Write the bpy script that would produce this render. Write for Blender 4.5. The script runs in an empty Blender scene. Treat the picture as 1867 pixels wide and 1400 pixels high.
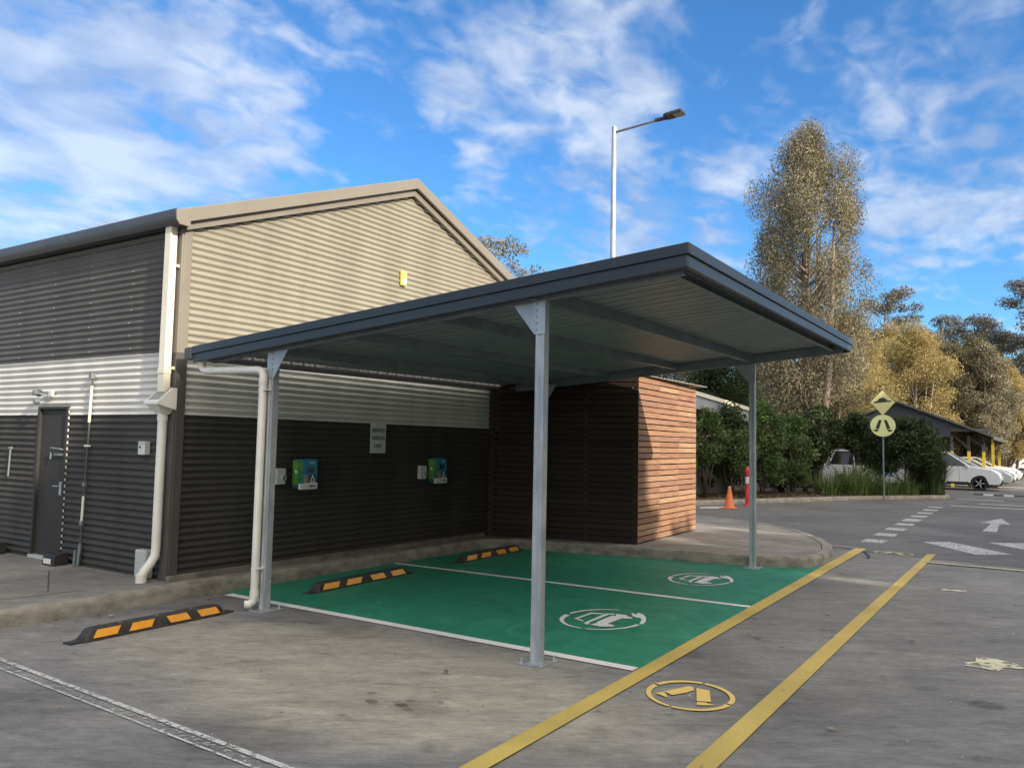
import bpy, math, random
import numpy as np
from mathutils import Vector, Matrix
R = math.radians
random.seed(7)
SC = bpy.context.scene
COL = SC.collection

# ------------------------------------------------------------------ camera
cam_d = bpy.data.cameras.new('camera'); cam = bpy.data.objects.new('camera', cam_d); COL.objects.link(cam)
YAW, PIT, ROL = R(33.34), R(4.23), R(1.12)
Fv = Vector((math.cos(PIT)*math.cos(YAW), math.cos(PIT)*math.sin(YAW), math.sin(PIT)))
Rt = Vector((math.sin(YAW), -math.cos(YAW), 0)); Up = Rt.cross(Fv)
rr = math.cos(ROL)*Rt + math.sin(ROL)*Up; uu = -math.sin(ROL)*Rt + math.cos(ROL)*Up
M = Matrix((rr, uu, -Fv)).transposed().to_4x4(); M.translation = Vector((0, 0, 1.7))
cam.matrix_world = M
cam_d.sensor_width = 36; cam_d.lens = 1479.1/1867*36; cam_d.clip_start = 0.05; cam_d.clip_end = 3000
SC.camera = cam

# ------------------------------------------------------------------ light
KX, MZ = 0.24, 0.48                       # sunlight travels along (KX, 1, -MZ)
sdir = Vector((KX, 1, -MZ)).normalized()
elev = math.asin(-sdir.z); srot = math.atan2(-sdir.x, -sdir.y)
sun_d = bpy.data.lights.new('sun', 'SUN'); sun_d.energy = 3.3; sun_d.angle = R(0.55); sun_d.color = (1.0, 0.87, 0.71)
sun = bpy.data.objects.new('sun', sun_d); COL.objects.link(sun)
sun.rotation_euler = sdir.to_track_quat('-Z', 'Y').to_euler(); sun.location = (-10, -40, 30)
SC.view_settings.view_transform = 'Standard'; SC.view_settings.look = 'None'
SC.view_settings.gamma = 1; SC.view_settings.exposure = 1.08
SC.render.film_transparent = False

W = bpy.data.worlds.new('World'); SC.world = W; W.use_nodes = True
def world_nodes():
    nt = W.node_tree; nt.nodes.clear(); N = nt.nodes.new; L = nt.links.new
    out = N('ShaderNodeOutputWorld'); bg = N('ShaderNodeBackground'); L(bg.outputs[0], out.inputs[0])
    bg.inputs[1].default_value = 0.078
    sky = N('ShaderNodeTexSky'); sky.sky_type = 'NISHITA'; sky.sun_disc = False
    sky.sun_elevation = elev; sky.sun_rotation = srot; sky.altitude = 0; sky.air_density = 1.0; sky.dust_density = 0.3; sky.ozone_density = 2.2
    tc = N('ShaderNodeTexCoord')
    nrm = N('ShaderNodeVectorMath'); nrm.operation = 'NORMALIZE'; L(tc.outputs['Generated'], nrm.inputs[0])
    sp = N('ShaderNodeSeparateXYZ'); L(nrm.outputs[0], sp.inputs[0])
    def mth(op, a, b=None, c=None, clamp=False):
        n = N('ShaderNodeMath'); n.operation = op; n.use_clamp = clamp
        for i, v in enumerate((a, b, c)):
            if v is None: continue
            if isinstance(v, (int, float)): n.inputs[i].default_value = v
            else: L(v, n.inputs[i])
        return n.outputs[0]
    zz = mth('MAXIMUM', mth('ADD', sp.outputs[2], 0.22), 0.05)
    px = mth('DIVIDE', sp.outputs[0], zz); py = mth('DIVIDE', sp.outputs[1], zz)
    cb = N('ShaderNodeCombineXYZ'); L(px, cb.inputs[0]); L(py, cb.inputs[1]); cb.inputs[2].default_value = 3.7
    mp = N('ShaderNodeMapping'); L(cb.outputs[0], mp.inputs[0]); mp.inputs['Rotation'].default_value = (0, 0, R(20)); mp.inputs['Scale'].default_value = (1.0, 1.25, 1)
    n1 = N('ShaderNodeTexNoise'); L(mp.outputs[0], n1.inputs['Vector']); n1.inputs['Scale'].default_value = 4.2; n1.inputs['Detail'].default_value = 8; n1.inputs['Roughness'].default_value = 0.52; n1.inputs['Distortion'].default_value = 0.25
    n2 = N('ShaderNodeTexNoise'); L(mp.outputs[0], n2.inputs['Vector']); n2.inputs['Scale'].default_value = 1.1; n2.inputs['Detail'].default_value = 3
    n3 = N('ShaderNodeTexNoise'); L(mp.outputs[0], n3.inputs['Vector']); n3.inputs['Scale'].default_value = 12; n3.inputs['Detail'].default_value = 5; n3.inputs['Roughness'].default_value = 0.45; n3.inputs['Distortion'].default_value = 0.5
    d = mth('ADD', mth('MULTIPLY', mth('SUBTRACT', n1.outputs[0], .5), 1.15), mth('MULTIPLY', mth('SUBTRACT', n3.outputs[0], .5), 1.0))
    d = mth('ADD', mth('ADD', d, .47), mth('MULTIPLY', mth('SUBTRACT', n2.outputs[0], .5), 0.3))
    # cloud banks (direction, angular size, weight) scattered round the whole sky
    CX, CY, FF = 933.5, 700, 1479.1
    banks = CLOUDS
    for (u, v, rad, wgt) in banks:
        dv = (Fv + (u-CX)/FF*rr - (v-CY)/FF*uu).normalized() if not isinstance(u, tuple) else Vector(u).normalized()
        dt = N('ShaderNodeVectorMath'); dt.operation = 'DOT_PRODUCT'; L(nrm.outputs[0], dt.inputs[0]); dt.inputs[1].default_value = dv
        mr = N('ShaderNodeMapRange'); mr.interpolation_type = 'SMOOTHSTEP'
        L(dt.outputs['Value'], mr.inputs[0]); mr.inputs[1].default_value = math.cos(rad); mr.inputs[2].default_value = 1.0 - (1-math.cos(rad))*0.05
        mr.inputs[3].default_value = 0; mr.inputs[4].default_value = wgt
        d = mth('ADD', d, mr.outputs[0])
    mr = N('ShaderNodeMapRange'); mr.interpolation_type = 'SMOOTHSTEP'; L(d, mr.inputs[0])
    mr.inputs[1].default_value = 0.36; mr.inputs[2].default_value = 0.96; mr.inputs[3].default_value = 0; mr.inputs[4].default_value = 0.70
    # cloud tone: bright tops, lilac-grey thick parts
    cr = N('ShaderNodeValToRGB'); L(n1.outputs[0], cr.inputs[0])
    cr.color_ramp.elements[0].position = 0.40; cr.color_ramp.elements[0].color = (2.5, 3.2, 4.7, 1)
    cr.color_ramp.elements[1].position = 0.66; cr.color_ramp.elements[1].color = (5.3, 5.7, 6.3, 1)
    cr2 = N('ShaderNodeMix'); cr2.data_type = 'RGBA'; cr2.blend_type = 'MIX'
    hs = N('ShaderNodeHueSaturation'); hs.inputs['Saturation'].default_value = 1.12; hs.inputs['Value'].default_value = 1.0; L(sky.outputs[0], hs.inputs['Color'])
    tint = N('ShaderNodeMix'); tint.data_type = 'RGBA'; tint.blend_type = 'MULTIPLY'; tint.inputs[0].default_value = 1
    L(hs.outputs[0], tint.inputs[6]); tint.inputs[7].default_value = SKYTINT
    mx = N('ShaderNodeMix'); mx.data_type = 'RGBA'; L(mr.outputs[0], mx.inputs[0]); L(tint.outputs[2], mx.inputs[6]); L(cr.outputs[0], mx.inputs[7])
    # the sunward half of the sky is brighter and warmer (glow added out of view to brighten the shaded ground)
    dt = N('ShaderNodeVectorMath'); dt.operation = 'DOT_PRODUCT'; L(nrm.outputs[0], dt.inputs[0]); dt.inputs[1].default_value = -sdir
    gr = N('ShaderNodeMapRange'); gr.interpolation_type = 'SMOOTHSTEP'; L(dt.outputs['Value'], gr.inputs[0]); gr.inputs[1].default_value = 0.02; gr.inputs[2].default_value = 0.75; gr.inputs[3].default_value = 0; gr.inputs[4].default_value = 0.74
    m2 = N('ShaderNodeMix'); m2.data_type = 'RGBA'; L(gr.outputs[0], m2.inputs[0]); L(mx.outputs[2], m2.inputs[6]); m2.inputs[7].default_value = (20, 18.0, 15.0, 1)
    L(m2.outputs[2], bg.inputs[0])
SKYTINT = (0.60, 1.0, 1.30, 1)
CLOUDS = [(60, 90, 0.16, .14), (280, 120, 0.16, .10), (40, 340, 0.20, .20), (330, 250, 0.16, .16), (480, 320, 0.12, .16), (350, 330, .06, .10), (-150, 250, 0.25, .12), (200, 280, .06, .14), (90, 240, .05, .12),
          (640, 120, 0.10, -.12), (690, 300, 0.12, -.20), (790, 400, .10, -.08), (430, 140, .05, -.12), (250, 200, .035, -.16),
          (900, 60, 0.16, .07), (1010, 150, 0.15, .07), (820, 175, 0.05, .16), (1180, 60, .12, .08), (1150, 220, .08, .10),
          (1330, 150, 0.09, -.12), (1500, 70, 0.10, .09), (1690, 110, 0.11, .13), (1850, 60, 0.09, .11), (1620, 230, 0.10, -.06),
          (1100, 400, 0.11, .24), (1220, 420, 0.09, .18), (1330, 300, 0.06, .20), (960, 470, 0.09, -.10), (1320, 480, .08, .10),
          (1720, 290, 0.13, .17), (1860, 270, .1, .10), (1640, 450, 0.08, .26), (1780, 430, .07, .10), (1700, 545, 0.10, -.26), (1560, 560, .06, -.1),
          ((-1, -.3, .35), 0, 1.0, .16), ((.2, -1, .5), 0, .9, .12), ((0, 0, 1), 0, .8, .10), ((-.3, 1, .3), 0, .5, .15)]
CLOUDS = [(c[0], c[1], c[2], c[3]) for c in CLOUDS]
world_nodes()

# ------------------------------------------------------------------ materials
MATS = {}
def pmat(name, col, col2=None, scale=4.0, rough=0.6, metal=0.0, bump=0.0, bscale=None, detail=5, stretch=(1, 1, 1), spec=0.5, rough2=None, lo=0.35, hi=0.65, coat=0):
    if name in MATS: return MATS[name]
    m = bpy.data.materials.new(name); m.use_nodes = True; nt = m.node_tree; N = nt.nodes.new; L = nt.links.new
    b = nt.nodes['Principled BSDF']
    b.inputs['Roughness'].default_value = rough; b.inputs['Metallic'].default_value = metal
    b.inputs['Specular IOR Level'].default_value = spec; b.inputs['Coat Weight'].default_value = coat
    c4 = lambda c: (c[0], c[1], c[2], 1)
    if col2 is None: col2 = tuple(min(1, x*0.82) for x in col)
    tc = N('ShaderNodeTexCoord'); mp = N('ShaderNodeMapping'); mp.inputs['Scale'].default_value = stretch
    L(tc.outputs['Object'], mp.inputs[0])
    n = N('ShaderNodeTexNoise'); n.inputs['Scale'].default_value = scale; n.inputs['Detail'].default_value = detail; n.inputs['Roughness'].default_value = 0.6
    L(mp.outputs[0], n.inputs['Vector'])
    r = N('ShaderNodeValToRGB'); r.color_ramp.elements[0].position = lo; r.color_ramp.elements[1].position = hi
    r.color_ramp.elements[0].color = c4(col2); r.color_ramp.elements[1].color = c4(col)
    L(n.outputs[0], r.inputs[0]); L(r.outputs[0], b.inputs['Base Color'])
    if rough2 is not None:
        mr = N('ShaderNodeMapRange'); L(n.outputs[0], mr.inputs[0]); mr.inputs[1].default_value = .3; mr.inputs[2].default_value = .7
        mr.inputs[3].default_value = rough; mr.inputs[4].default_value = rough2; L(mr.outputs[0], b.inputs['Roughness'])
    if bump:
        nb = N('ShaderNodeTexNoise'); nb.inputs['Scale'].default_value = bscale or scale*8; nb.inputs['Detail'].default_value = 4; L(mp.outputs[0], nb.inputs['Vector'])
        bp = N('ShaderNodeBump'); bp.inputs['Strength'].default_value = bump; bp.inputs['Distance'].default_value = 0.01
        L(nb.outputs[0], bp.inputs['Height']); L(bp.outputs[0], b.inputs['Normal'])
    MATS[name] = m; return m

def ground_mat(name, cols, patch, seed=0.0, bump=0.5, stains=()):
    """worn concrete / asphalt: broad tone patches, streaky stains, fine aggregate and dark spots"""
    m = bpy.data.materials.new(name); m.use_nodes = True; nt = m.node_tree; N = nt.nodes.new; L = nt.links.new
    b = nt.nodes['Principled BSDF']; b.inputs['Roughness'].default_value = 0.85; b.inputs['Specular IOR Level'].default_value = 0.3
    tc = N('ShaderNodeTexCoord')
    def noise(sc, det, st=(1, 1, 1), rot=0, dist=0, rg=.6):
        mp = N('ShaderNodeMapping'); mp.vector_type = 'TEXTURE'; mp.inputs['Scale'].default_value = tuple(1/q for q in st); mp.inputs['Rotation'].default_value = (0, 0, -rot); mp.inputs['Location'].default_value = (seed, seed, 0)
        L(tc.outputs['Object'], mp.inputs[0]); n = N('ShaderNodeTexNoise'); L(mp.outputs[0], n.inputs['Vector'])
        n.inputs['Scale'].default_value = sc; n.inputs['Detail'].default_value = det; n.inputs['Distortion'].default_value = dist; n.inputs['Roughness'].default_value = rg
        return n.outputs[0]
    def ramp(src, els):
        r = N('ShaderNodeValToRGB'); L(src, r.inputs[0]); e = r.color_ramp.elements
        e[0].position, e[0].color = els[0][0], (*els[0][1], 1); e[1].position, e[1].color = els[-1][0], (*els[-1][1], 1)
        for p, c in els[1:-1]:
            x = e.new(p); x.color = (*c, 1)
        return r.outputs[0]
    def mix(f, a, c, mode='MIX'):
        n = N('ShaderNodeMix'); n.data_type = 'RGBA'; n.blend_type = mode
        if isinstance(f, float): n.inputs[0].default_value = f
        else: L(f, n.inputs[0])
        L(a, n.inputs[6]); L(c, n.inputs[7]); return n.outputs[2]
    A = ramp(noise(0.45, 6, dist=.6), [(.36, cols[0]), (.5, cols[1]), (.64, cols[2])])
    if patch:   # sun-bleached tan concrete bay
        (cx, cy, rx, ry, ang, colp) = patch
        mp = N('ShaderNodeMapping'); mp.vector_type = 'TEXTURE'; mp.inputs['Location'].default_value = (cx, cy, 0); mp.inputs['Rotation'].default_value = (0, 0, ang); mp.inputs['Scale'].default_value = (rx, ry, 1e6)
        L(tc.outputs['Object'], mp.inputs[0]); ln = N('ShaderNodeVectorMath'); ln.operation = 'LENGTH'; L(mp.outputs[0], ln.inputs[0])
        ad = N('ShaderNodeMath'); ad.operation = 'ADD'; L(ln.outputs['Value'], ad.inputs[0]); L(noise(.9, 6, dist=.8), ad.inputs[1])
        mr = N('ShaderNodeMapRange'); mr.interpolation_type = 'SMOOTHSTEP'; L(ad.outputs[0], mr.inputs[0]); mr.inputs[1].default_value = 1.75; mr.inputs[2].default_value = 1.15; mr.inputs[3].default_value = 0; mr.inputs[4].default_value = 0.9
        T = ramp(noise(2.5, 8, dist=.5), [(.35, tuple(x*.82 for x in colp)), (.65, colp)])
        A = mix(mr.outputs[0], A, T)
    S = ramp(noise(3.4, 11, st=(.5, 1.7, 1), rot=R(57), dist=.7, rg=.74), [(.30, (.50, .50, .50)), (.43, (.88, .88, .88)), (.56, (1.03, 1.03, 1.02)), (.70, (1.30, 1.29, 1.27))])
    A = mix(1.0, A, S, 'MULTIPLY')
    S2 = ramp(noise(16.0, 8, st=(.45, 1.6, 1), rot=R(57), dist=.5, rg=.75), [(.3, (.70, .70, .70)), (.5, (1, 1, 1)), (.70, (1.22, 1.22, 1.2))])
    A = mix(1.0, A, S2, 'MULTIPLY')
    A = mix(1.0, A, ramp(noise(42, 2, rg=.8), [(.30, (.62, .61, .60)), (.37, (1, 1, 1)), (.63, (1, 1, 1)), (.70, (1.35, 1.34, 1.32))]), 'MULTIPLY')
    G = ramp(noise(160, 3), [(.3, (.80, .80, .80)), (.7, (1.18, 1.18, 1.18))])
    A = mix(1.0, A, G, 'MULTIPLY')
    vo = N('ShaderNodeTexVoronoi'); vo.inputs['Scale'].default_value = 1.7; L(tc.outputs['Object'], vo.inputs['Vector'])
    spots = ramp(vo.outputs['Distance'], [(.012, (.55, .54, .53)), (.03, (1, 1, 1))])
    A = mix(0.8, A, spots, 'MULTIPLY')
    for (cx, cy, rx, ry, st) in stains:   # oil drips and soaked patches
        mp = N('ShaderNodeMapping'); mp.vector_type = 'TEXTURE'; mp.inputs['Location'].default_value = (cx, cy, 0); mp.inputs['Scale'].default_value = (rx, ry, 1e6)
        L(tc.outputs['Object'], mp.inputs[0]); ln = N('ShaderNodeVectorMath'); ln.operation = 'LENGTH'; L(mp.outputs[0], ln.inputs[0])
        ad = N('ShaderNodeMath'); ad.operation = 'ADD'; L(ln.outputs['Value'], ad.inputs[0]); L(noise(9, 4), ad.inputs[1])
        mr = N('ShaderNodeMapRange'); mr.interpolation_type = 'SMOOTHSTEP'; L(ad.outputs[0], mr.inputs[0]); mr.inputs[1].default_value = 1.55; mr.inputs[2].default_value = 1.0 if rx > .1 else 1.35; mr.inputs[3].default_value = 0; mr.inputs[4].default_value = st
        k = N('ShaderNodeRGB'); k.outputs[0].default_value = (.30, .29, .28, 1); A = mix(mr.outputs[0], A, mix(1.0, A, k.outputs[0], 'MULTIPLY'))
    L(A, b.inputs['Base Color'])
    bp = N('ShaderNodeBump'); bp.inputs['Strength'].default_value = bump; bp.inputs['Distance'].default_value = 0.004
    L(noise(120, 4), bp.inputs['Height']); L(bp.outputs[0], b.inputs['Normal'])
    MATS[name] = m; return m

def paint_mat(name, col, wear=0.45, wscale=14, soft=.08, dirt=.8, rough=.6, scuff=None):
    """road paint, worn through to the ground below"""
    m = bpy.data.materials.new(name); m.use_nodes = True; nt = m.node_tree; N = nt.nodes.new; L = nt.links.new
    b = nt.nodes['Principled BSDF']; b.inputs['Roughness'].default_value = rough; b.inputs['Specular IOR Level'].default_value = .3
    tc = N('ShaderNodeTexCoord')
    n = N('ShaderNodeTexNoise'); n.inputs['Scale'].default_value = wscale; n.inputs['Detail'].default_value = 9; n.inputs['Roughness'].default_value = .7; L(tc.outputs['Object'], n.inputs['Vector'])
    n2 = N('ShaderNodeTexNoise'); n2.inputs['Scale'].default_value = 1.2; n2.inputs['Detail'].default_value = 7; n2.inputs['Distortion'].default_value = .8; L(tc.outputs['Object'], n2.inputs['Vector'])
    r = N('ShaderNodeValToRGB'); L(n2.outputs[0], r.inputs[0]); r.color_ramp.elements[0].position = .33; r.color_ramp.elements[1].position = .6
    r.color_ramp.elements[0].color = (*[c*dirt for c in col], 1); r.color_ramp.elements[1].color = (*col, 1)
    if scuff: x = r.color_ramp.elements.new(.68); x.color = (*scuff, 1); n2.inputs['Scale'].default_value = 2.3; n2.inputs['Distortion'].default_value = 1.5; n2.inputs['Roughness'].default_value = .68
    g = N('ShaderNodeMix'); g.data_type = 'RGBA'; g.blend_type = 'MULTIPLY'; g.inputs[0].default_value = .2
    n3 = N('ShaderNodeTexNoise'); n3.inputs['Scale'].default_value = 90; L(tc.outputs['Object'], n3.inputs['Vector'])
    L(r.outputs[0], g.inputs[6]); L(n3.outputs[0], g.inputs[7])
    L(g.outputs[2], b.inputs['Base Color'])
    mr = N('ShaderNodeMapRange'); L(n.outputs[0], mr.inputs[0]); mr.inputs[1].default_value = wear-soft; mr.inputs[2].default_value = wear+soft; L(mr.outputs[0], b.inputs['Alpha'])
    MATS[name] = m; return m

def slat_mat(name, k=1.0):
    """hardwood battens: each board its own tone, weathered, with grain"""
    m = bpy.data.materials.new(name); m.use_nodes = True; nt = m.node_tree; N = nt.nodes.new; L = nt.links.new
    b = nt.nodes['Principled BSDF']; b.inputs['Roughness'].default_value = .7; b.inputs['Specular IOR Level'].default_value = .3
    geo = N('ShaderNodeNewGeometry')
    r = N('ShaderNodeValToRGB'); L(geo.outputs['Random Per Island'], r.inputs[0])
    e = r.color_ramp.elements; e[0].position = 0; e[0].color = (.29, .155, .10, 1); e[1].position = 1; e[1].color = (.50, .32, .19, 1)
    x = e.new(.35); x.color = (.43, .24, .145, 1); x = e.new(.7); x.color = (.34, .19, .135, 1)
    tc = N('ShaderNodeTexCoord'); mp = N('ShaderNodeMapping'); mp.inputs['Scale'].default_value = (1.2, 1.2, 30); L(tc.outputs['Object'], mp.inputs[0])
    n = N('ShaderNodeTexNoise'); n.inputs['Scale'].default_value = 2.5; n.inputs['Detail'].default_value = 8; L(mp.outputs[0], n.inputs['Vector'])
    r2 = N('ShaderNodeValToRGB'); L(n.outputs[0], r2.inputs[0]); r2.color_ramp.elements[0].position = .3; r2.color_ramp.elements[0].color = (.62, .62, .62, 1); r2.color_ramp.elements[1].position = .65; r2.color_ramp.elements[1].color = (1.1, 1.1, 1.1, 1)
    g = N('ShaderNodeMix'); g.data_type = 'RGBA'; g.blend_type = 'MULTIPLY'; g.inputs[0].default_value = 1
    L(r.outputs[0], g.inputs[6]); L(r2.outputs[0], g.inputs[7])
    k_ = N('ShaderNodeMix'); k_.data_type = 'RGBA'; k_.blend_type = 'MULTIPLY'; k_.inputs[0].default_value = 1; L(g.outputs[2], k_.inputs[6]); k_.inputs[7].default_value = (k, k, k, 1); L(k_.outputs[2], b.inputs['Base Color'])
    MATS[name] = m; return m

def leaf_mat(name, cols, trans=.25, nscale=.6, rough=.55):
    m = bpy.data.materials.new(name); m.use_nodes = True; nt = m.node_tree; N = nt.nodes.new; L = nt.links.new
    nt.nodes.remove(nt.nodes['Principled BSDF']); out = nt.nodes['Material Output']
    geo = N('ShaderNodeNewGeometry'); tc = N('ShaderNodeTexCoord')
    n = N('ShaderNodeTexNoise'); n.inputs['Scale'].default_value = nscale; n.inputs['Detail'].default_value = 3; L(tc.outputs['Object'], n.inputs['Vector'])
    ad = N('ShaderNodeMath'); ad.operation = 'MULTIPLY_ADD'; L(geo.outputs['Random Per Island'], ad.inputs[0]); ad.inputs[1].default_value = .55
    ms = N('ShaderNodeMath'); ms.operation = 'MULTIPLY'; L(n.outputs[0], ms.inputs[0]); ms.inputs[1].default_value = .75; L(ms.outputs[0], ad.inputs[2])
    r = N('ShaderNodeValToRGB'); L(ad.outputs[0], r.inputs[0]); e = r.color_ramp.elements
    e[0].position = .2; e[0].color = (*cols[0], 1); e[1].position = .95; e[1].color = (*cols[-1], 1)
    for i, c in enumerate(cols[1:-1]):
        x = e.new(.2 + .75*(i+1)/(len(cols)-1)); x.color = (*c, 1)
    d = N('ShaderNodeBsdfPrincipled'); d.inputs['Roughness'].default_value = rough; d.inputs['Specular IOR Level'].default_value = .35
    t = N('ShaderNodeBsdfTranslucent'); L(r.outputs[0], d.inputs['Base Color']); L(r.outputs[0], t.inputs['Color'])
    mx = N('ShaderNodeMixShader'); mx.inputs[0].default_value = trans; L(d.outputs[0], mx.inputs[1]); L(t.outputs[0], mx.inputs[2]); L(mx.outputs[0], out.inputs[0])
    MATS[name] = m; return m

# ------------------------------------------------------------------ object helpers
ORG = {}
def tag(o, label=None, cat=None, group=None, kind=None):
    if label: o['label'] = label
    if cat: o['category'] = cat
    if group: o['group'] = group
    if kind: o['kind'] = kind
    return o
def empty(name, loc, label, cat, group=None):
    o = bpy.data.objects.new(name, None); COL.objects.link(o); o.location = loc; o.empty_display_size = .2
    ORG[o.name] = Vector(loc); return tag(o, label, cat, group)
def copy_tree(o, parent=None):
    c = o.copy(); COL.objects.link(c); c.parent = parent
    if parent is not None: c.matrix_parent_inverse = o.matrix_parent_inverse.copy()
    for ch in list(o.children): copy_tree(ch, c)
    return c
def link_mesh(name, me, mat, parent=None, origin=None):
    o = bpy.data.objects.new(name, me); COL.objects.link(o)
    if mat: me.materials.append(mat)
    if parent is not None: o.parent = parent; ORG[o.name] = ORG[parent.name]
    elif origin is not None: o.location = origin; ORG[o.name] = Vector(origin)
    else: ORG[o.name] = Vector((0, 0, 0))
    return o
class MB:
    def __init__(s): s.v = []; s.f = []; s.p = []
    def add(s, vs, fs):
        s.p.append((len(s.v), len(s.f))); n = len(s.v); s.v += [tuple(v) for v in vs]; s.f += [tuple(i+n for i in f) for f in fs]; return s
    def quad(s, a, b, c, d): return s.add([a, b, c, d], [(0, 1, 2, 3)])
    def box(s, c, size, rz=0, rx=0, ry=0):
        x, y, z = [t/2 for t in size]; mt = Matrix.Rotation(rz, 3, 'Z') @ Matrix.Rotation(ry, 3, 'Y') @ Matrix.Rotation(rx, 3, 'X'); c = Vector(c)
        vs = [c + mt @ Vector(p) for p in ((-x, -y, -z), (x, -y, -z), (x, y, -z), (-x, y, -z), (-x, -y, z), (x, -y, z), (x, y, z), (-x, y, z))]
        return s.add(vs, [(0, 3, 2, 1), (4, 5, 6, 7), (0, 1, 5, 4), (1, 2, 6, 5), (2, 3, 7, 6), (3, 0, 4, 7)])
    def hexa(s, p): return s.add(p, [(0, 3, 2, 1), (4, 5, 6, 7), (0, 1, 5, 4), (1, 2, 6, 5), (2, 3, 7, 6), (3, 0, 4, 7)])
    def bar(s, a, b, w, h, up=(0, 0, 1)):
        a = Vector(a); b = Vector(b); d = (b-a).normalized(); u = Vector(up); sd = d.cross(u).normalized(); u = sd.cross(d)
        o = [(-w/2, -h/2), (w/2, -h/2), (w/2, h/2), (-w/2, h/2)]
        return s.add([a + sd*x + u*y for x, y in o] + [b + sd*x + u*y for x, y in o], [(3, 2, 1, 0), (4, 5, 6, 7), (0, 1, 5, 4), (1, 2, 6, 5), (2, 3, 7, 6), (3, 0, 4, 7)])
    def prism(s, pts, ext):
        """polygon (3D points) extruded by vector"""
        n = len(pts); e = Vector(ext); p = [Vector(q) for q in pts]
        return s.add(p + [q+e for q in p], [tuple(range(n))[::-1], tuple(range(n, 2*n))] + [(i, (i+1) % n, (i+1) % n+n, i+n) for i in range(n)])
    def tube(s, pts, rad, n=12, cap=True):
        pts = [Vector(p) for p in pts]; m = len(pts)
        if isinstance(rad, (int, float)): rad = [rad]*m
        s.p.append((len(s.v), len(s.f))); base = len(s.v); ref = None
        for i, p in enumerate(pts):
            d = (pts[min(i+1, m-1)] - pts[max(i-1, 0)]).normalized()
            if ref is None: ref = Vector((0, 0, 1)) if abs(d.z) < .9 else Vector((1, 0, 0))
            a = d.cross(ref).normalized(); bb = d.cross(a).normalized(); ref = a.cross(d) if a.cross(d).length else ref
            ref = -bb
            for k in range(n):
                t = 2*math.pi*k/n; s.v.append(tuple(p + (a*math.cos(t) + bb*math.sin(t))*rad[i]))
        for i in range(m-1):
            for k in range(n):
                s.f.append((base+i*n+k, base+i*n+(k+1) % n, base+(i+1)*n+(k+1) % n, base+(i+1)*n+k))
        if cap: s.f.append(tuple(base+k for k in range(n))[::-1]); s.f.append(tuple(base+(m-1)*n+k for k in range(n)))
        return s
    def lathe(s, c, prof, n=24, axis='Z'):
        s.p.append((len(s.v), len(s.f))); base = len(s.v); c = Vector(c)
        for r, h in prof:
            for k in range(n):
                t = 2*math.pi*k/n; q = (r*math.cos(t), r*math.sin(t), h)
                if axis == 'Y': q = (q[0], q[2], q[1])
                if axis == 'X': q = (q[2], q[0], q[1])
                s.v.append(tuple(c + Vector(q)))
        for i in range(len(prof)-1):
            for k in range(n): s.f.append((base+i*n+k, base+i*n+(k+1) % n, base+(i+1)*n+(k+1) % n, base+(i+1)*n+k))
        s.f.append(tuple(base+k for k in range(n))[::-1]); s.f.append(tuple(base+(len(prof)-1)*n+k for k in range(n)))
        return s
    def each(s, name, mat, parent=None, smooth=False, bevel=0):
        """every primitive added to this builder becomes an object of its own"""
        out = []
        for k, (v0, f0) in enumerate(s.p):
            v1, f1 = s.p[k+1] if k+1 < len(s.p) else (len(s.v), len(s.f))
            m = MB(); m.v = s.v[v0:v1]; m.f = [tuple(i-v0 for i in f) for f in s.f[f0:f1]]; out.append(m.build(name, mat, parent, smooth, bevel))
        return out
    def build(s, name, mat, parent=None, smooth=False, bevel=0, origin=None):
        me = bpy.data.meshes.new(name)
        off = ORG[parent.name] if parent is not None else (Vector(origin) if origin is not None else Vector((0, 0, 0)))
        me.from_pydata([(v[0]-off.x, v[1]-off.y, v[2]-off.z) for v in s.v], [], s.f); me.update()
        o = link_mesh(name, me, mat, parent, origin)
        if smooth:
            me.shade_smooth()
            if smooth != 'all': me.set_sharp_from_angle(angle=R(38))
        if bevel:
            md = o.modifiers.new('bevel', 'BEVEL'); md.width = bevel; md.segments = 2; md.limit_method = 'ANGLE'; md.angle_limit = R(40); md.harden_normals = False
        return o
def flat(name, pts, z, mat, label=None, cat=None, kind=None, group=None, parent=None):
    mb = MB(); mb.add([(p[0], p[1], z) for p in pts], [tuple(range(len(pts)))])
    o = mb.build(name, mat, parent)
    if label or kind: tag(o, label, cat, group, kind)
    return o

# ------------------------------------------------------------------ palette
STAINS = [(4.21, 3.86, 0.03, 0.039, 0.5), (4.08, 3.74, 0.035, 0.046, 0.75), (4.24, 3.55, 0.03, 0.039, 0.5), (4.14, 3.53, 0.035, 0.046, 0.7), (4.34, 3.37, 0.022, 0.029, 0.45), (4.1, 3.44, 0.035, 0.046, 0.45), (4.19, 3.42, 0.2, 0.26, 0.38), (2.69, 5.38, 0.5, 0.65, 0.3), (6.5, 0.37, 0.12, 0.156, 0.55), (5.76, 1.28, 0.5, 0.65, 0.18), (3.14, 3.96, 0.45, 0.585, 0.25), (5.46, 5.21, 0.35, 0.455, 0.35), (6.56, 2.54, 0.15, 0.195, 0.4)]
m_conc = ground_mat('worn_concrete', [(.150, .149, .147), (.192, .190, .185), (.24, .236, .226)], (4.5, 4.3, 1.15, 2.5, R(0), (.37, .345, .285)), stains=STAINS)
m_asph = ground_mat('worn_asphalt', [(.112, .112, .112), (.135, .134, .133), (.162, .160, .156)], None, 11.0)
m_slab = ground_mat('old_slab', [(.16, .152, .14), (.22, .21, .19), (.29, .275, .245)], None, 4.0)
m_kerb = pmat('kerb_concrete', (.30, .28, .24), (.15, .138, .118), scale=4.5, rough=.9, bump=.8, bscale=45, lo=.34, hi=.62, stretch=(1, 1, 1.6), detail=9)
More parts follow.
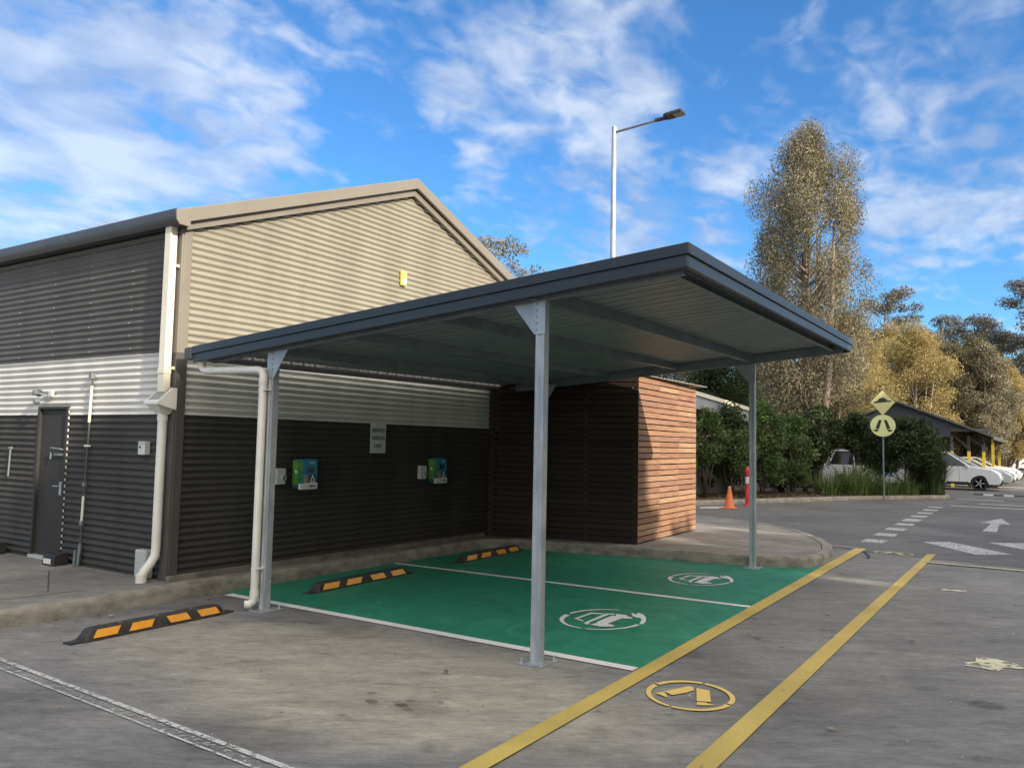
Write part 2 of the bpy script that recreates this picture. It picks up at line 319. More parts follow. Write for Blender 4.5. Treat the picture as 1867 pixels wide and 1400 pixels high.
m_green = paint_mat('green_bay_paint', (.035, .27, .165), wear=.22, dirt=.70, scuff=(.08, .30, .21))
m_white = paint_mat('white_line_paint', (.86, .86, .84), wear=.24, dirt=.86)
m_whitew = paint_mat('worn_white_paint', (.62, .62, .60), wear=.45, wscale=22)
m_whitev = paint_mat('scuffed_white_paint', (.55, .54, .51), wear=.57, wscale=26, soft=.05)
m_yel = paint_mat('yellow_line_paint', (.60, .46, .13), wear=.30, dirt=.78, wscale=24)
m_yelb = paint_mat('bright_yellow_paint', (.76, .56, .17), wear=.22, dirt=.9)
m_cream_p = paint_mat('cream_repair_paint', (.80, .77, .55), wear=.46, wscale=9, soft=.03)
m_yelw = paint_mat('faded_yellow_paint', (.56, .52, .30), wear=.44, wscale=20)
m_beige = pmat('beige_sheet', (.262, .246, .198), (.215, .20, .162), scale=2.2, rough=.5, stretch=(1, 1, .14), detail=8)
m_white_s = pmat('pale_sheet', (.60, .59, .555), (.50, .49, .46), scale=2.4, rough=.45, stretch=(1, 1, .15), detail=8)
m_char = pmat('charcoal_sheet', (.058, .053, .046), (.040, .037, .033), scale=2.2, rough=.65, spec=.3, stretch=(1, 1, .16), detail=8)
m_charu = pmat('grey_brown_sheet', (.092, .083, .072), (.070, .064, .057), scale=2.2, rough=.48, stretch=(1, 1, .16), detail=8)
m_trim = pmat('grey_brown_trim', (.20, .182, .152), (.18, .163, .138), scale=2, rough=.5)
m_trimd = pmat('charcoal_trim', (.085, .078, .07), (.065, .06, .056), scale=2.5, rough=.55)
m_fascia = pmat('blue_grey_fascia', (.034, .037, .044), (.028, .031, .037), scale=1.5, rough=.38, stretch=(.4, .4, 1))
m_gut = pmat('dark_gutter', (.06, .06, .065), None, scale=3, rough=.45)
m_galv = pmat('galvanised_steel', (.47, .50, .52), (.33, .355, .375), scale=9, rough=.42, metal=.55, bump=.1, rough2=.6, stretch=(1, 1, .35))
m_galvd = pmat('dull_galvanised', (.24, .27, .285), (.18, .205, .22), scale=5, rough=.5, metal=.45)
m_under = pmat('roof_underside', (.26, .285, .29), (.215, .24, .25), scale=2, rough=.45)
m_pvc = pmat('white_pvc', (.74, .72, .66), (.64, .62, .56), scale=3, rough=.35)
m_cream = pmat('cream_painted_metal', (.72, .67, .55), (.66, .61, .50), scale=3, rough=.4)
m_black = pmat('black_plastic', (.018, .018, .019), (.03, .03, .03), scale=20, rough=.6)
m_rub = pmat('black_rubber', (.028, .027, .026), (.05, .047, .043), scale=14, rough=.75, bump=.4)
m_refl = pmat('amber_reflector', (.92, .42, .05), (.80, .34, .035), scale=16, rough=.4)
m_door = pmat('door_paint', (.042, .041, .038), (.034, .033, .032), scale=1.5, rough=.7, spec=.25)
m_grey = pmat('grey_plastic', (.45, .46, .44), (.38, .39, .38), scale=4, rough=.5)
m_ltgrey = pmat('pale_grey_plastic', (.56, .57, .56), (.5, .51, .5), scale=6, rough=.4)
m_yellowp = pmat('yellow_plastic', (.85, .66, .16), (.78, .58, .12), scale=4, rough=.4)
m_slat = slat_mat('hardwood_slats', .82); m_slat_shade = slat_mat('shade_darkened_slats', .08)  # second copy is for the left face: canopy shade put into its colour
m_bark = pmat('pale_bark', (.34, .28, .22), (.14, .11, .085), scale=2.2, rough=.9, bump=.8, bscale=14, stretch=(1, 1, .25))
m_barkd = pmat('dark_bark', (.13, .105, .08), (.06, .05, .04), scale=3, rough=.9, bump=.8, stretch=(1, 1, .25))
m_carw = pmat('white_car_paint', (.78, .79, .80), (.74, .75, .76), scale=2, rough=.25, coat=.6)
m_carg = pmat('silver_car_paint', (.40, .42, .44), (.36, .38, .40), scale=2, rough=.25, metal=.5, coat=.6)
m_glass = pmat('dark_glass', (.018, .022, .026), None, scale=2, rough=.06, spec=.8)
m_tyre = pmat('tyre_rubber', (.022, .022, .022), None, scale=10, rough=.8)
m_rim = pmat('alloy', (.5, .5, .5), (.35, .35, .35), scale=8, rough=.35, metal=.7)
m_lamp = pmat('headlight_lens', (.55, .58, .6), (.35, .37, .4), scale=8, rough=.12, spec=.8)
m_orange = pmat('orange_plastic', (.80, .20, .06), (.68, .16, .05), scale=6, rough=.55)
m_red = pmat('red_plastic', (.62, .05, .05), (.5, .04, .04), scale=6, rough=.5)
m_sign = pmat('fluoro_sign', (.72, .74, .34), (.66, .68, .30), scale=6, rough=.4)
m_signd = pmat('pale_yellow_sign', (.64, .60, .28), (.58, .54, .20), scale=3, rough=.4)
m_ink = pmat('black_ink', (.02, .02, .02), None, rough=.5)
m_mulch = pmat('mulch', (.13, .085, .055), (.055, .038, .028), scale=14, rough=.95, bump=1, bscale=50, detail=9)
m_blue = pmat('blue_decal', (.05, .22, .42), None, rough=.4)

# ------------------------------------------------------------------ ground, paving, markings (setting)
flat('ground', [(-300, -300), (600, -300), (600, 600), (-300, 600)], 0, m_conc, kind='structure')
road_pts = [(13.9, -120), (14.2, -3), (14.7, 1.6), (14.95, 2.75), (15.3, 3.1), (17.6, 4.6), (18.6, 7), (18.8, 60), (200, 60), (400, 40), (400, -120)]
flat('road', road_pts, .004, m_asph, kind='structure')

isl = [(-12, 7.68), (3.6, 7.68), (8, 7.68), (10.7, 7.68), (11.05, 7.58), (11.25, 7.35), (11.32, 7.0), (11.42, 6.2), (11.62, 5.1), (11.84, 3.95), (11.98, 3.4), (12.15, 3.05), (12.45, 2.86), (12.9, 2.78), (13.5, 2.82), (14.3, 3.0), (15.2, 3.35), (16.3, 4.0), (17.2, 4.8), (17.9, 5.9), (18.25, 7.2), (18.4, 9), (18.4, 60)]
def inset(pl, d):
    out = []
    for i, p in enumerate(pl):
        a = Vector(pl[max(i-1, 0)]); b = Vector(pl[min(i+1, len(pl)-1)]); t = (b-a).normalized(); n = Vector((-t.y, t.x)); out.append((p[0]+n.x*d, p[1]+n.y*d))
    return out
def kerb(name, pl, h, w=.16, mat=None, label=None):
    prof = [(-.012, 0), (-.006, h*.6), (.006, h-.018), (.024, h), (w, h), (w, 0)]
    rows = [inset(pl, d) for d, _ in prof]; mb = MB(); n = len(pl)
    # subdivide is unnecessary: noise material breaks the face up
    for k, (_, z) in enumerate(prof): mb.v += [(x, y, z) for x, y in rows[k]]
    for k in range(len(prof)-1):
        for i in range(n-1): mb.f.append((k*n+i, k*n+i+1, (k+1)*n+i+1, (k+1)*n+i))
    mb.f.append(tuple(k*n for k in range(len(prof)))); mb.f.append(tuple(k*n+n-1 for k in range(len(prof)))[::-1])
    return tag(mb.build(name, mat or m_kerb, smooth=True), kind='structure')
kerb('kerb', isl, .15)
inner = inset(isl, .172)
flat('pavement', inner + [(18.2, 60), (-12, 60)], .146, m_slab, kind='structure')
# concrete step / plinth that the gable wall stands on
MB().box((8.35, 8.02, .165), (5.9, .2, .075)).build('plinth', pmat('plinth_concrete', (.22, .20, .17), (.12, .11, .10), scale=5, rough=.9, bump=.5))['kind'] = 'structure'
# construction joints in the slab
for a, b in (((5.0, 9.6), (4.35, 8.35)), ((-4, 9.2), (4.6, 8.15)), ((14.8, 3.35), (12.2, 7.4))):
    d = (Vector(b)-Vector(a)).normalized()*.006; nn = Vector((-d.y, d.x))
    flat('slab_joint', [(a[0]+nn.x, a[1]+nn.y), (a[0]-nn.x, a[1]-nn.y), (b[0]-nn.x, b[1]-nn.y), (b[0]+nn.x, b[1]+nn.y)], .1505, m_trimd, kind='structure')
crk = [(15.15, 3.3), (15.25, 2.95), (14.9, 2.62), (14.4, 2.45), (14.0, 2.4)]
mb = MB()
for a, b in zip(crk, crk[1:]):
    d = (Vector(b)-Vector(a)).normalized(); nn = Vector((-d.y, d.x))*.022; mb.add([(a[0]-nn.x, a[1]-nn.y, .0065), (a[0]+nn.x, a[1]+nn.y, .0065), (b[0]+nn.x, b[1]+nn.y, .0065), (b[0]-nn.x, b[1]-nn.y, .0065)], [(0, 1, 2, 3)])
mb.build('road_crack', pmat('bitumen', (.03, .03, .03), rough=.7))['kind'] = 'structure'

def mark(name, pts, z, mat, label, group=None):
    return flat(name, pts, z, mat, kind='structure', label=label)
def rectx(x0, x1, y0, y1): return [(x0, y0), (x1, y0), (x1, y1), (x0, y1)]
mark('green_bay_surface', [(5.9, 2.6), (12.0, 2.68), (12.6, 2.72), (12.0, 3.6), (11.55, 6), (11.35, 7.55), (10.9, 7.66), (5.9, 7.66)], .004, m_green, 'green painted surface of the two charging bays')
mark('bay_line', [(5.78, 2.66), (5.89, 2.66), (5.90, 7.5), (5.79, 7.5)], .008, m_white, 'white line along the near edge of the green bays')
mark('bay_line', [(8.80, 2.70), (8.90, 2.70), (8.80, 7.66), (8.70, 7.66)], .008, m_white, 'white line dividing the two green bays')
mb = MB()
mark('bay_line', [(2.845, 2.0), (2.862, 2.0), (3.057, 7.2), (3.040, 7.2)], .008, m_whitew, 'thin white line at the worn bay edge in the foreground')
mark('bay_line', [(2.94, 2.0), (2.98, 2.0), (3.175, 7.2), (3.135, 7.2)], .008, m_whitew, 'double white line at the worn bay edge in the foreground')
mark('bay_line', [(2.866, 2.0), (2.929, 2.0), (3.124, 7.2), (3.061, 7.2)], .006, m_whitev, 'scuffed old paint between the foreground bay lines')
mark('yellow_line', [(1.0, 2.45), (5.9, 2.50), (15.33, 2.64), (15.24, 2.82), (5.9, 2.635), (1.0, 2.57)], .012, m_yel, 'yellow line bounding the green bays')
mark('yellow_line', [(1.0, 1.48), (15.35, 1.565), (15.24, 1.69), (1.0, 1.62)], .012, m_yel, 'outer yellow line of the walkway')
mark('lane_line', [(13.75, -6), (13.88, -6), (14.2, 1.62), (14.05, 1.62)], .016, m_yelw, 'pale yellow stop line meeting the outer yellow line')
# dashes across the side road
for i, x in enumerate(np.linspace(16.85, 28.4, 9)):
    w = .6 if i != 4 else .9
    yy = 2.82 + .012*(x-16.8)
    mark('give_way_dash', rectx(x-w/2-.1, x+w/2-.1, yy-.26, yy+.12), .009, m_whitew, 'short white dash across the side road mouth')
mark('lane_line', [(20.7, 7.6), (20.85, 7.6), (22.25, 3.05), (22.1, 3.05)], .009, m_whitev, 'faint white line across the side road')
mark('crossing_bar', [(17.25, 1.98), (17.64, 1.56), (16.2, .51), (15.75, 1.01)], .009, m_whitew, 'large slanted white bar of the speed hump marking')
mark('crossing_bar', [(18.06, .97), (18.5, .35), (17.2, -.55), (16.7, .0)], .009, m_whitew, 'second slanted white bar at the right edge')
mark('road_arrow', [(24.9, 1.02), (22.95, 1.4), (22.95, 1.15), (20.6, 1.2), (20.6, .93), (22.95, .97), (22.95, .74)], .009, m_whitew, 'white straight-ahead arrow on the side road')
for x, a, b in ((29.5, 2.6, -1.5), (31.3, 1.9, -2), (34.0, 2.8, 1.3), (48, 6, -6), (66, 4, -6)):
    mark('lane_line', [(x, a), (x+.9 if x > 40 else x+.35, a), (x+.9 if x > 40 else x+.35, b), (x, b)], .009, m_whitew, 'distant white line across the car park lane')
mark('faded_patch', [(7.55, .58), (7.66, .60), (7.75, .52), (7.93, .53), (7.95, .38), (7.86, .22), (7.74, .18), (7.66, .30), (7.52, .36), (7.56, .48)], .007, m_cream_p, 'faded cream paint patch on the right foreground')
mark('faded_patch', [(11.45, 1.12), (11.55, 1.12), (11.60, .86), (11.50, .86)], .007, m_cream_p, 'small faded paint streak beyond the outer yellow line')

def pxg(px, py, z=0.0):   # point of the ground seen at a photograph pixel (calibration of the stencil outlines)
    d = Fv + (px-933.5)/1479.1*rr - (py-700)/1479.1*uu; t = (z-1.7)/d.z; return (d.x*t, d.y*t)
def stencil(name, label, polys, f, z, mat, off=(0, 0)):
    mb = MB()
    for pl in polys:
        q = [f(*p) for p in pl]; mb.add([(x+off[0], y+off[1], z) for x, y in q], [tuple(range(len(q)))])
    return tag(mb.build(name, mat), label, kind='structure')
def arc(cx, cy, rx, ry, a0, a1, w0, w1, n=14):
    o = []; i_ = []
    for k in range(n+1):
        t = k/n; a = R(a0+(a1-a0)*t); w = w0+(w1-w0)*t
        o.append((cx+rx*math.cos(a), cy-ry*math.sin(a))); i_.append((cx+(rx-w)*math.cos(a), cy-(ry-w*.30)*math.sin(a)))
    return o + i_[::-1]
evf = lambda a, b: pxg(980+a*240/1867, 1080+b*90/700)
ev = [arc(928, 392, 618, 147, 68, 142, 22, 50), arc(928, 392, 618, 147, 150, 240, 85, 22), arc(928, 392, 618, 147, 245, 328, 22, 60), 
      [(1445, 455), (1495, 462), (1535, 420), (1540, 370), (1500, 320), (1440, 300), (1412, 300), (1420, 318), (1385, 318), (1350, 300), (1330, 302), (1345, 340), (1400, 365), (1460, 372), (1475, 400)],
      [(515, 378), (755, 293), (940, 305), (935, 318), (770, 312), (580, 378), (660, 412), (640, 422)],
      [(655, 440), (965, 308), (1100, 308), (1085, 325), (1015, 322), (740, 432), (725, 462), (680, 460)],
      [(745, 462), (780, 455), (850, 440), (830, 432), (1060, 335), (1105, 345), (1120, 312), (1270, 332), (1280, 350), (1350, 365), (1340, 378), (1290, 380), (1200, 375), (990, 455), (1080, 470), (1080, 490), (960, 492), (880, 490)]]
stencil('charging_symbol', 'white stencilled car and plug symbol in the near green bay', ev, evf, .009, m_white)
stencil('charging_symbol', 'white stencilled car and plug symbol in the far green bay', ev, evf, .009, m_white, off=(2.97, .10))
pdf = lambda a, b: pxg(1100+a*300/1867, 1200+b*200/1245)
def arcp(a0, a1, w0, w1): 
    cx, cy, rx, ry = 990, 434, 508, 168; n = 14; o = []; i_ = []
    for k in range(n+1):
        t = k/n; a = R(a0+(a1-a0)*t); w = w0+(w1-w0)*t; sk = .09
        X = rx*math.cos(a); Y = -ry*math.sin(a); o.append((cx+X, cy+Y+X*sk)); X2 = (rx-w)*math.cos(a); Y2 = -(ry-w*.42)*math.sin(a); i_.append((cx+X2, cy+Y2+X2*sk))
    return o + i_[::-1]
ped = [arcp(74, 141, 45, 62), arcp(146, 240, 68, 40), arcp(244, 334, 40, 66), arcp(338, 430, 66, 45),
       [(690, 385), (970, 325), (1028, 340), (1025, 372), (940, 400), (780, 428)], [(590, 403), (685, 390), (712, 412), (728, 455), (680, 440)],
       [(1055, 347), (1205, 375), (1222, 508), (1060, 496)], [(1060, 506), (1160, 512), (1190, 525), (1270, 540), (1195, 545), (1062, 543)]]
stencil('walkway_symbol', 'yellow walking legs symbol in a ring between the yellow lines', ped, pdf, .009, m_yelb)
stencil('walkway_symbol', 'faded walking legs symbol in a ring near the kerb nose', ped, pdf, .009, m_yelw, off=(9.5, .08))

# leaf litter and grit
def litter(name, regs, n, z, mat, smin, smax, seed):
    rg = random.Random(seed); mb = MB()
    for _ in range(n):
        r_ = rg.choice(regs); x = rg.uniform(r_[0], r_[1]); y = rg.uniform(r_[2], r_[3]); a = rg.uniform(0, 6.28); l = rg.uniform(smin, smax); w = l*rg.uniform(.18, .4)
        dx, dy = math.cos(a)*l, math.sin(a)*l; ex, ey = -math.sin(a)*w, math.cos(a)*w; zz = z+rg.uniform(.003, .012)
        mb.add([(x-dx, y-dy, z+.003), (x+ex, y+ey, zz+.004), (x+dx, y+dy, z+.004), (x-ex, y-ey, zz)], [(0, 1, 2, 3)])
    return tag(mb.build(name, mat), 'small dry leaves and grit scattered on the paving', 'leaf litter', kind='stuff')
m_lit = leaf_mat('dry_leaf', [(.06, .04, .025), (.20, .14, .08), (.42, .36, .25)], 0, 5)
litter('leaf_litter', [(2, 9, -1, 7.5), (5, 14, -2, 2.5), (2.2, 5.2, 2, 7.5), (3, 6, 7.3, 7.66)], 300, .014, m_lit, .006, .022, 3)
litter('leaf_litter', [(2.5, 5.5, 2, 6.5), (5, 9, .2, 2.4), (3, 7, 7.2, 7.66)], 34, .014, m_lit, .02, .05, 8)
litter('leaf_litter', [(-1, 5.3, 7.9, 12), (11.8, 17, 3.5, 6.5)], 140, .152, m_lit, .008, .025, 5)

# ------------------------------------------------------------------ corrugated building
CXW, CYW = 5.42, 8.0
def corr(mb, P, D, Nn, z0, z1, ext, pitch=.0762, depth=.0118, seg=8):
    """horizontal corrugation between z0 and z1; ext(z)->(s0,s1) along direction D; Nn outward"""
    P = Vector(P); D = Vector(D); Nn = Vector(Nn); n = max(2, int(round((z1-z0)/pitch*seg))); base = len(mb.v)
    for i in range(n+1):
        z = z0+(z1-z0)*i/n; o = depth*math.cos(2*math.pi*(z-.2)/pitch); s0, s1 = ext(z)
        mb.v.append(tuple(P + D*s0 + Nn*o + Vector((0, 0, z)))); mb.v.append(tuple(P + D*s1 + Nn*o + Vector((0, 0, z))))
    for i in range(n): k = base+2*i; mb.f.append((k, k+1, k+3, k+2))
bld = empty('corrugated_building', (CXW, CYW, .15), 'grey corrugated metal building with pale band and beige gable', 'building')
APX, APZ = 9.26, 5.62; SL = (APZ-4.16)/(APX-5.36)
gx1 = 13.12
def gext(z):
    l = CXW+.03 if z < 4.12 else APX-(APZ-z)/SL+.02
    r = gx1 if z < 4.12 else APX+(APZ-z)/SL-.02
    return (l, max(r, l+.01))
for nm, z0, z1, mt in (('lower_cladding', .2, 1.955, m_char), ('pale_band', 1.955, 2.645, m_white_s), ('gable_cladding', 2.645, APZ-.08, m_beige)):
    mb = MB(); corr(mb, (0, CYW, 0), (1, 0, 0), (0, -1, 0), z0, z1, gext); mb.build(nm, mt, bld, smooth='all')
DY0, DY1 = 10.14, 10.86    # door opening
m_whs = m_white_s
for nm, z0, z1, mt in (('lower_cladding', .15, 1.955, m_char), ('pale_band', 1.955, 2.645, m_whs), ('upper_cladding', 2.645, 4.1, m_charu)):
    mb = MB()
    if z0 < 2.0 and nm == 'lower_cladding':
        corr(mb, (CXW, 0, 0), (0, 1, 0), (-1, 0, 0), z0, z1, lambda z: (CYW+.03, DY0)); corr(mb, (CXW, 0, 0), (0, 1, 0), (-1, 0, 0), z0, z1, lambda z: (DY1, 34))
    elif nm == 'pale_band':
        corr(mb, (CXW, 0, 0), (0, 1, 0), (-1, 0, 0), z0, 2.06, lambda z: (CYW+.03, DY0)); corr(mb, (CXW, 0, 0), (0, 1, 0), (-1, 0, 0), z0, 2.06, lambda z: (DY1, 34))
        corr(mb, (CXW, 0, 0), (0, 1, 0), (-1, 0, 0), 2.06, z1, lambda z: (CYW+.03, 34))
    else: corr(mb, (CXW, 0, 0), (0, 1, 0), (-1, 0, 0), z0, z1, lambda z: (CYW+.03, 34))
    mb.build(nm, mt, bld, smooth='all')
# screws on the side wall crests
mb = MB(); rg = random.Random(4)
for j in range(10):
    zc = 2.72+.1524*j
    if zc > 3.95: break
    for i in range(30):
        y = 8.9+.86*i+.012*((j*7) % 5); mb.box((CXW-.012, y, zc), (.008, .009, .009))
mb.build('screws', pmat('screw_heads', (.5, .49, .46), None, rough=.3, metal=.3), bld)['kind'] = 'stuff'
# back and right walls, roof
mb = MB(); mb.quad((gx1, CYW, .15), (gx1, 34, .15), (gx1, 34, 4.1), (gx1, CYW, 4.1)); mb.add([(CXW, 34, .15), (gx1, 34, .15), (gx1, 34, 4.1), (APX, 34, 5.55), (CXW, 34, 4.1)], [(0, 1, 2, 3, 4)])
mb.build('rear_wall', m_charu, bld)
mb = MB(); t = .03
for sx, x0, x1, z0, z1 in ((1, 5.24, APX, 4.16-.02, APZ), (-1, 13.28, APX, 4.16-.02, APZ)):
    mb.hexa([(x0, 7.90, z0), (x1, 7.90, z1), (x1, 34.1, z1), (x0, 34.1, z0), (x0, 7.90, z0+t), (x1, 7.90, z1+t), (x1, 34.1, z1+t), (x0, 34.1, z0+t)])
mb.build('roof', pmat('roof_sheet', (.16, .15, .14), None, rough=.4), bld)
# barge: deep outer fold and a recessed inner fold
for x0, x1, z0, z1 in ((5.28, APX, 4.17, APZ+.04), (13.24, APX, 4.17, APZ+.04)):
    s = .04 if x0 < x1 else -.04
    MB().prism([(x0, 7.86, z0-.13), (x1, 7.86, z1-.13), (x1, 7.86, z1+.03), (x0, 7.86, z0+.03)], (0, .05, 0)).build('barge_board', m_trim, bld, bevel=.008)
    MB().prism([(x0+s*3.3, 7.925, z0-.20+.03), (x1, 7.925, z1-.235), (x1, 7.925, z1-.127), (x0+s*3.3, 7.925, z0-.127+.05)], (0, .05, 0)).build('barge_trim', m_trim, bld, bevel=.004)
# corner flashing
MB().box((CXW-.004, CYW+.045, 2.145), (.03, .13, 4.03)).box((CXW+.055, CYW-.012, 2.145), (.10, .03, 4.03)).build('corner_flashing', m_trim, bld, bevel=.006)
MB().box((CXW-.006, CYW+.044, 1.39), (.034, .134, 2.50)).box((CXW+.054, CYW-.014, 1.39), (.108, .034, 2.50)).build('corner_flashing', m_trimd, bld, bevel=.006)
# side gutter
gp = [(5.39, 4.03), (5.27, 4.03), (5.235, 4.07), (5.225, 4.17), (5.24, 4.20), (5.25, 4.165), (5.39, 4.10)]
gut = MB().prism([(x, 7.87, z) for x, z in gp], (0, 26.2, 0)).build('side_gutter', m_gut, bld, smooth=True)
MB().prism([(x-.002, 7.865, z) for x, z in [(5.40, 4.025), (5.265, 4.025), (5.23, 4.07), (5.22, 4.18), (5.40, 4.20)]], (0, -.02, 0)).build('gutter_end_cap', m_trim, bld)
# door
dr = empty('door', (CXW, DY0, .15), None, None); dr.parent = bld; dr.location = (0, DY0-CYW, 0); ORG[dr.name] = Vector((CXW, DY0, .15))
if 'label' in dr: del dr['label']
bpy.data.objects.remove(dr)
dpanel = MB().box((CXW+.035, (DY0+DY1)/2, 1.10), (.04, DY1-DY0-.06, 1.86)).build('door', m_door, bld, bevel=.003)
mb = MB()
mb.box((CXW+.01, DY1-.02, 1.10), (.07, .04, 1.92)).box((CXW+.01, DY0+.02, 1.10), (.07, .04, 1.92)).box((CXW+.01, (DY0+DY1)/2, 2.045), (.07, DY1-DY0-.08, .03))
mb.build('door_frame', m_door, dpanel)
MB().box((CXW-.0, (DY0+DY1)/2, .17), (.10, DY1-DY0, .04)).build('door_sill', m_grey, dpanel)
mb = MB().box((CXW-.005, DY0+.10, 1.04), (.02, .05, .16)); mb.tube([(CXW-.03, DY0+.10, 1.07), (CXW-.05, DY0+.10, 1.07), (CXW-.05, DY0+.20, 1.07)], .008, 8); mb.build('door_handle', m_galv, dpanel)
mb = MB().tube([(CXW-.01, DY0+.08, 1.52), (CXW-.05, DY0+.08, 1.53), (CXW-.055, DY0+.30, 1.54), (CXW-.03, DY0+.33, 1.50), (CXW-.03, DY0+.34, 1.40)], .010, 8); mb.box((CXW-.01, DY0+.18, 1.46), (.02, .22, .03)); mb.build('hasp', m_galvd, dpanel)
# sheet end seen bright at the door jamb
mb = MB()
for i in range(24):
    z = .24+.0762*i; mb.box((CXW-.012, DY0-.004, z), (.014, .012, .034))
mb.each('sheet_end_cap', m_ltgrey, bld)
# aerial on the roof
ae = MB()
ax, ay, az = 6.2, 10.9, 4.44
ae.tube([(ax, ay, 4.40), (ax, ay, 4.60)], .012, 8); ae.tube([(ax-.05, ay+.5, 4.58), (ax+.1, ay-.6, 4.62)], .010, 6)
for i in range(5): yy = ay-.5+i*.23; ae.tube([(ax-.22, yy, 4.605), (ax+.22, yy+.06, 4.60)], .006, 6)
tag(ae.build('aerial', m_galv, smooth=True, origin=(ax, ay, 4.40)), 'thin metal television aerial on the roof behind the gutter', 'aerial')

# upper downpipe, rain head, lower downpipe
dp = empty('downpipe', (5.34, 8.08, .15), 'white downpipe with leaf catcher at the building corner', 'downpipe')
MB().box((5.33, 8.085, 3.12), (.085, .11, 1.86)).build('square_pipe', m_cream, dp, bevel=.006)
MB().box((5.328, 8.085, 2.42), (.095, .12, .05)).build('pipe_socket', m_cream, dp, bevel=.004)
MB().box((5.38, 8.085, 3.6), (.04, .15, .03)).box((5.38, 8.085, 2.46), (.04, .17, .03)).each('bracket', m_cream, dp)
rh = MB()
y0, y1 = 7.955, 8.215; xb, xf = 5.41, 5.185
rh.prism([(xb, y0, 2.00), (xb, y0, 2.24), (xb-.05, y0, 2.24), (xf, y0, 2.08), (xf, y0, 2.055)], (0, y1-y0, 0))
rh.add([(xb, y0+.02, 2.055), (xf+.01, y0+.02, 2.055), (xf+.01, y1-.02, 2.055), (xb, y1-.02, 2.055), (5.39, 8.03, 1.95), (5.29, 8.03, 1.95), (5.29, 8.13, 1.95), (5.39, 8.13, 1.95)], [(0, 1, 5, 4), (1, 2, 6, 5), (2, 3, 7, 6), (3, 0, 4, 7), (4, 5, 6, 7)])
rhp = rh.build('rain_head', m_pvc, dp)
MB().prism([(xb-.06, y0+.03, 2.236), (xf+.015, y0+.03, 2.093), (xf+.02, y0+.03, 2.098), (xb-.055, y0+.03, 2.243)], (0, y1-y0-.06, 0)).build('leaf_screen', pmat('mesh_grey', (.35, .34, .31), (.2, .2, .18), scale=60, rough=.6), rhp)
MB().tube([(5.335, 8.085, 1.96), (5.335, 8.085, 1.88)], .056, 16).build('pipe_socket', m_pvc, dp, smooth=True)
MB().tube([(5.335, 8.085, 1.95), (5.335, 8.085, .50), (5.33, 8.085, .42), (5.28, 8.09, .34), (5.22, 8.095, .27), (5.19, 8.10, .22), (5.19, 8.10, .15)], .049, 16).build('round_pipe', m_pvc, dp, smooth=True)
MB().tube([(5.19, 8.10, .24), (5.19, 8.10, .15)], .058, 16).build('pipe_socket', m_pvc, dp, smooth=True)
tag(MB().box((5.36, 8.33, .31), (.11, .20, .31)).build('meter_box', m_grey, bevel=.02, origin=(5.36, 8.33, .155)), 'grey plastic box on the wall behind the downpipe foot', 'utility box')
tb = MB().box((5.38, 8.47, 1.575), (.07, .13, .15)).build('switch_box', m_ltgrey, bevel=.006, origin=(5.38, 8.47, 1.575)); tag(tb, 'small pale grey key box on the side wall near the downpipe', 'key box')
MB().box((5.343, 8.47, 1.635), (.004, .12, .02)).build('lid', m_grey, tb); MB().lathe((5.342, 8.49, 1.585), [(.012, -.004), (.012, .004)], 10, 'X').build('lock', m_black, tb)
# conduit with white sleeves
cd = empty('conduit', (5.37, 9.6, .15), 'thin dark conduit with white sleeves running up the side wall', 'conduit')
yc = lambda z: 9.68-.034*(z-.15)
MB().tube([(5.385, yc(.2), .2), (5.385, yc(2.42), 2.42)], .011, 8).build('dark_pipe', m_trimd, cd, smooth=True)
for a, b in ((1.86, 2.3), (.64, .98)): MB().tube([(5.38, yc(a), a), (5.38, yc(b), b)], .016, 8).build('white_sleeve', m_pvc, cd, smooth=True)
MB().box((5.37, yc(2.4), 2.42), (.05, .05, .07)).build('top_fitting', m_galvd, cd)
for z in (1.58, 1.12, .66): MB().box((5.38, yc(z), z), (.03, .10 if z > 1.5 else .05, .02 if z > 1.5 else .05)).build('clip', m_pvc if z > 1.5 else m_galvd, cd)
MB().tube([(5.36, 9.74, .16), (5.36, 9.72, .34)], .018, 8).tube([(5.36, 9.66, .16), (5.37, 9.64, .42)], .02, 8).each('ground_stub', m_galvd, cd, smooth=True)
tag(MB().tube([(5.38, 11.5, 1.15), (5.38, 11.48, 1.5)], .012, 8).box((5.38, 11.48, 1.52), (.03, .05, .03)).build('wall_pipe', m_galvd, smooth=True, origin=(5.38, 11.5, 1.15)), 'short thin grey pipe left of the door', 'pipe')
# bait stations
for i, (y, lb) in enumerate(((10.0, 'black bait box with white label at the right of the door'), (11.5, 'black bait box with white label left of the door'))):
    e = empty('bait_box', (5.27, y, .148), lb, 'bait box', 'black bait boxes along the side wall')
    MB().prism([(5.18, y-.13, .15), (5.36, y-.13, .15), (5.36, y-.13, .27), (5.32, y-.13, .30), (5.20, y-.13, .28)], (0, .26, 0)).build('box_body', m_black, e, bevel=.008)
    MB().box((5.177, y, .20), (.006, .16, .06)).build('paper_label', m_pvc, e)
e = MB().tube([(5.25, 11.86, .16), (5.2, 12.0, .17), (5.28, 12.1, .2)], .03, 8).build('pipe_offcut', m_pvc, smooth=True, origin=(5.25, 11.86, .15)); tag(e, 'white pipe bend lying at the far left wall base', 'pipe bend')
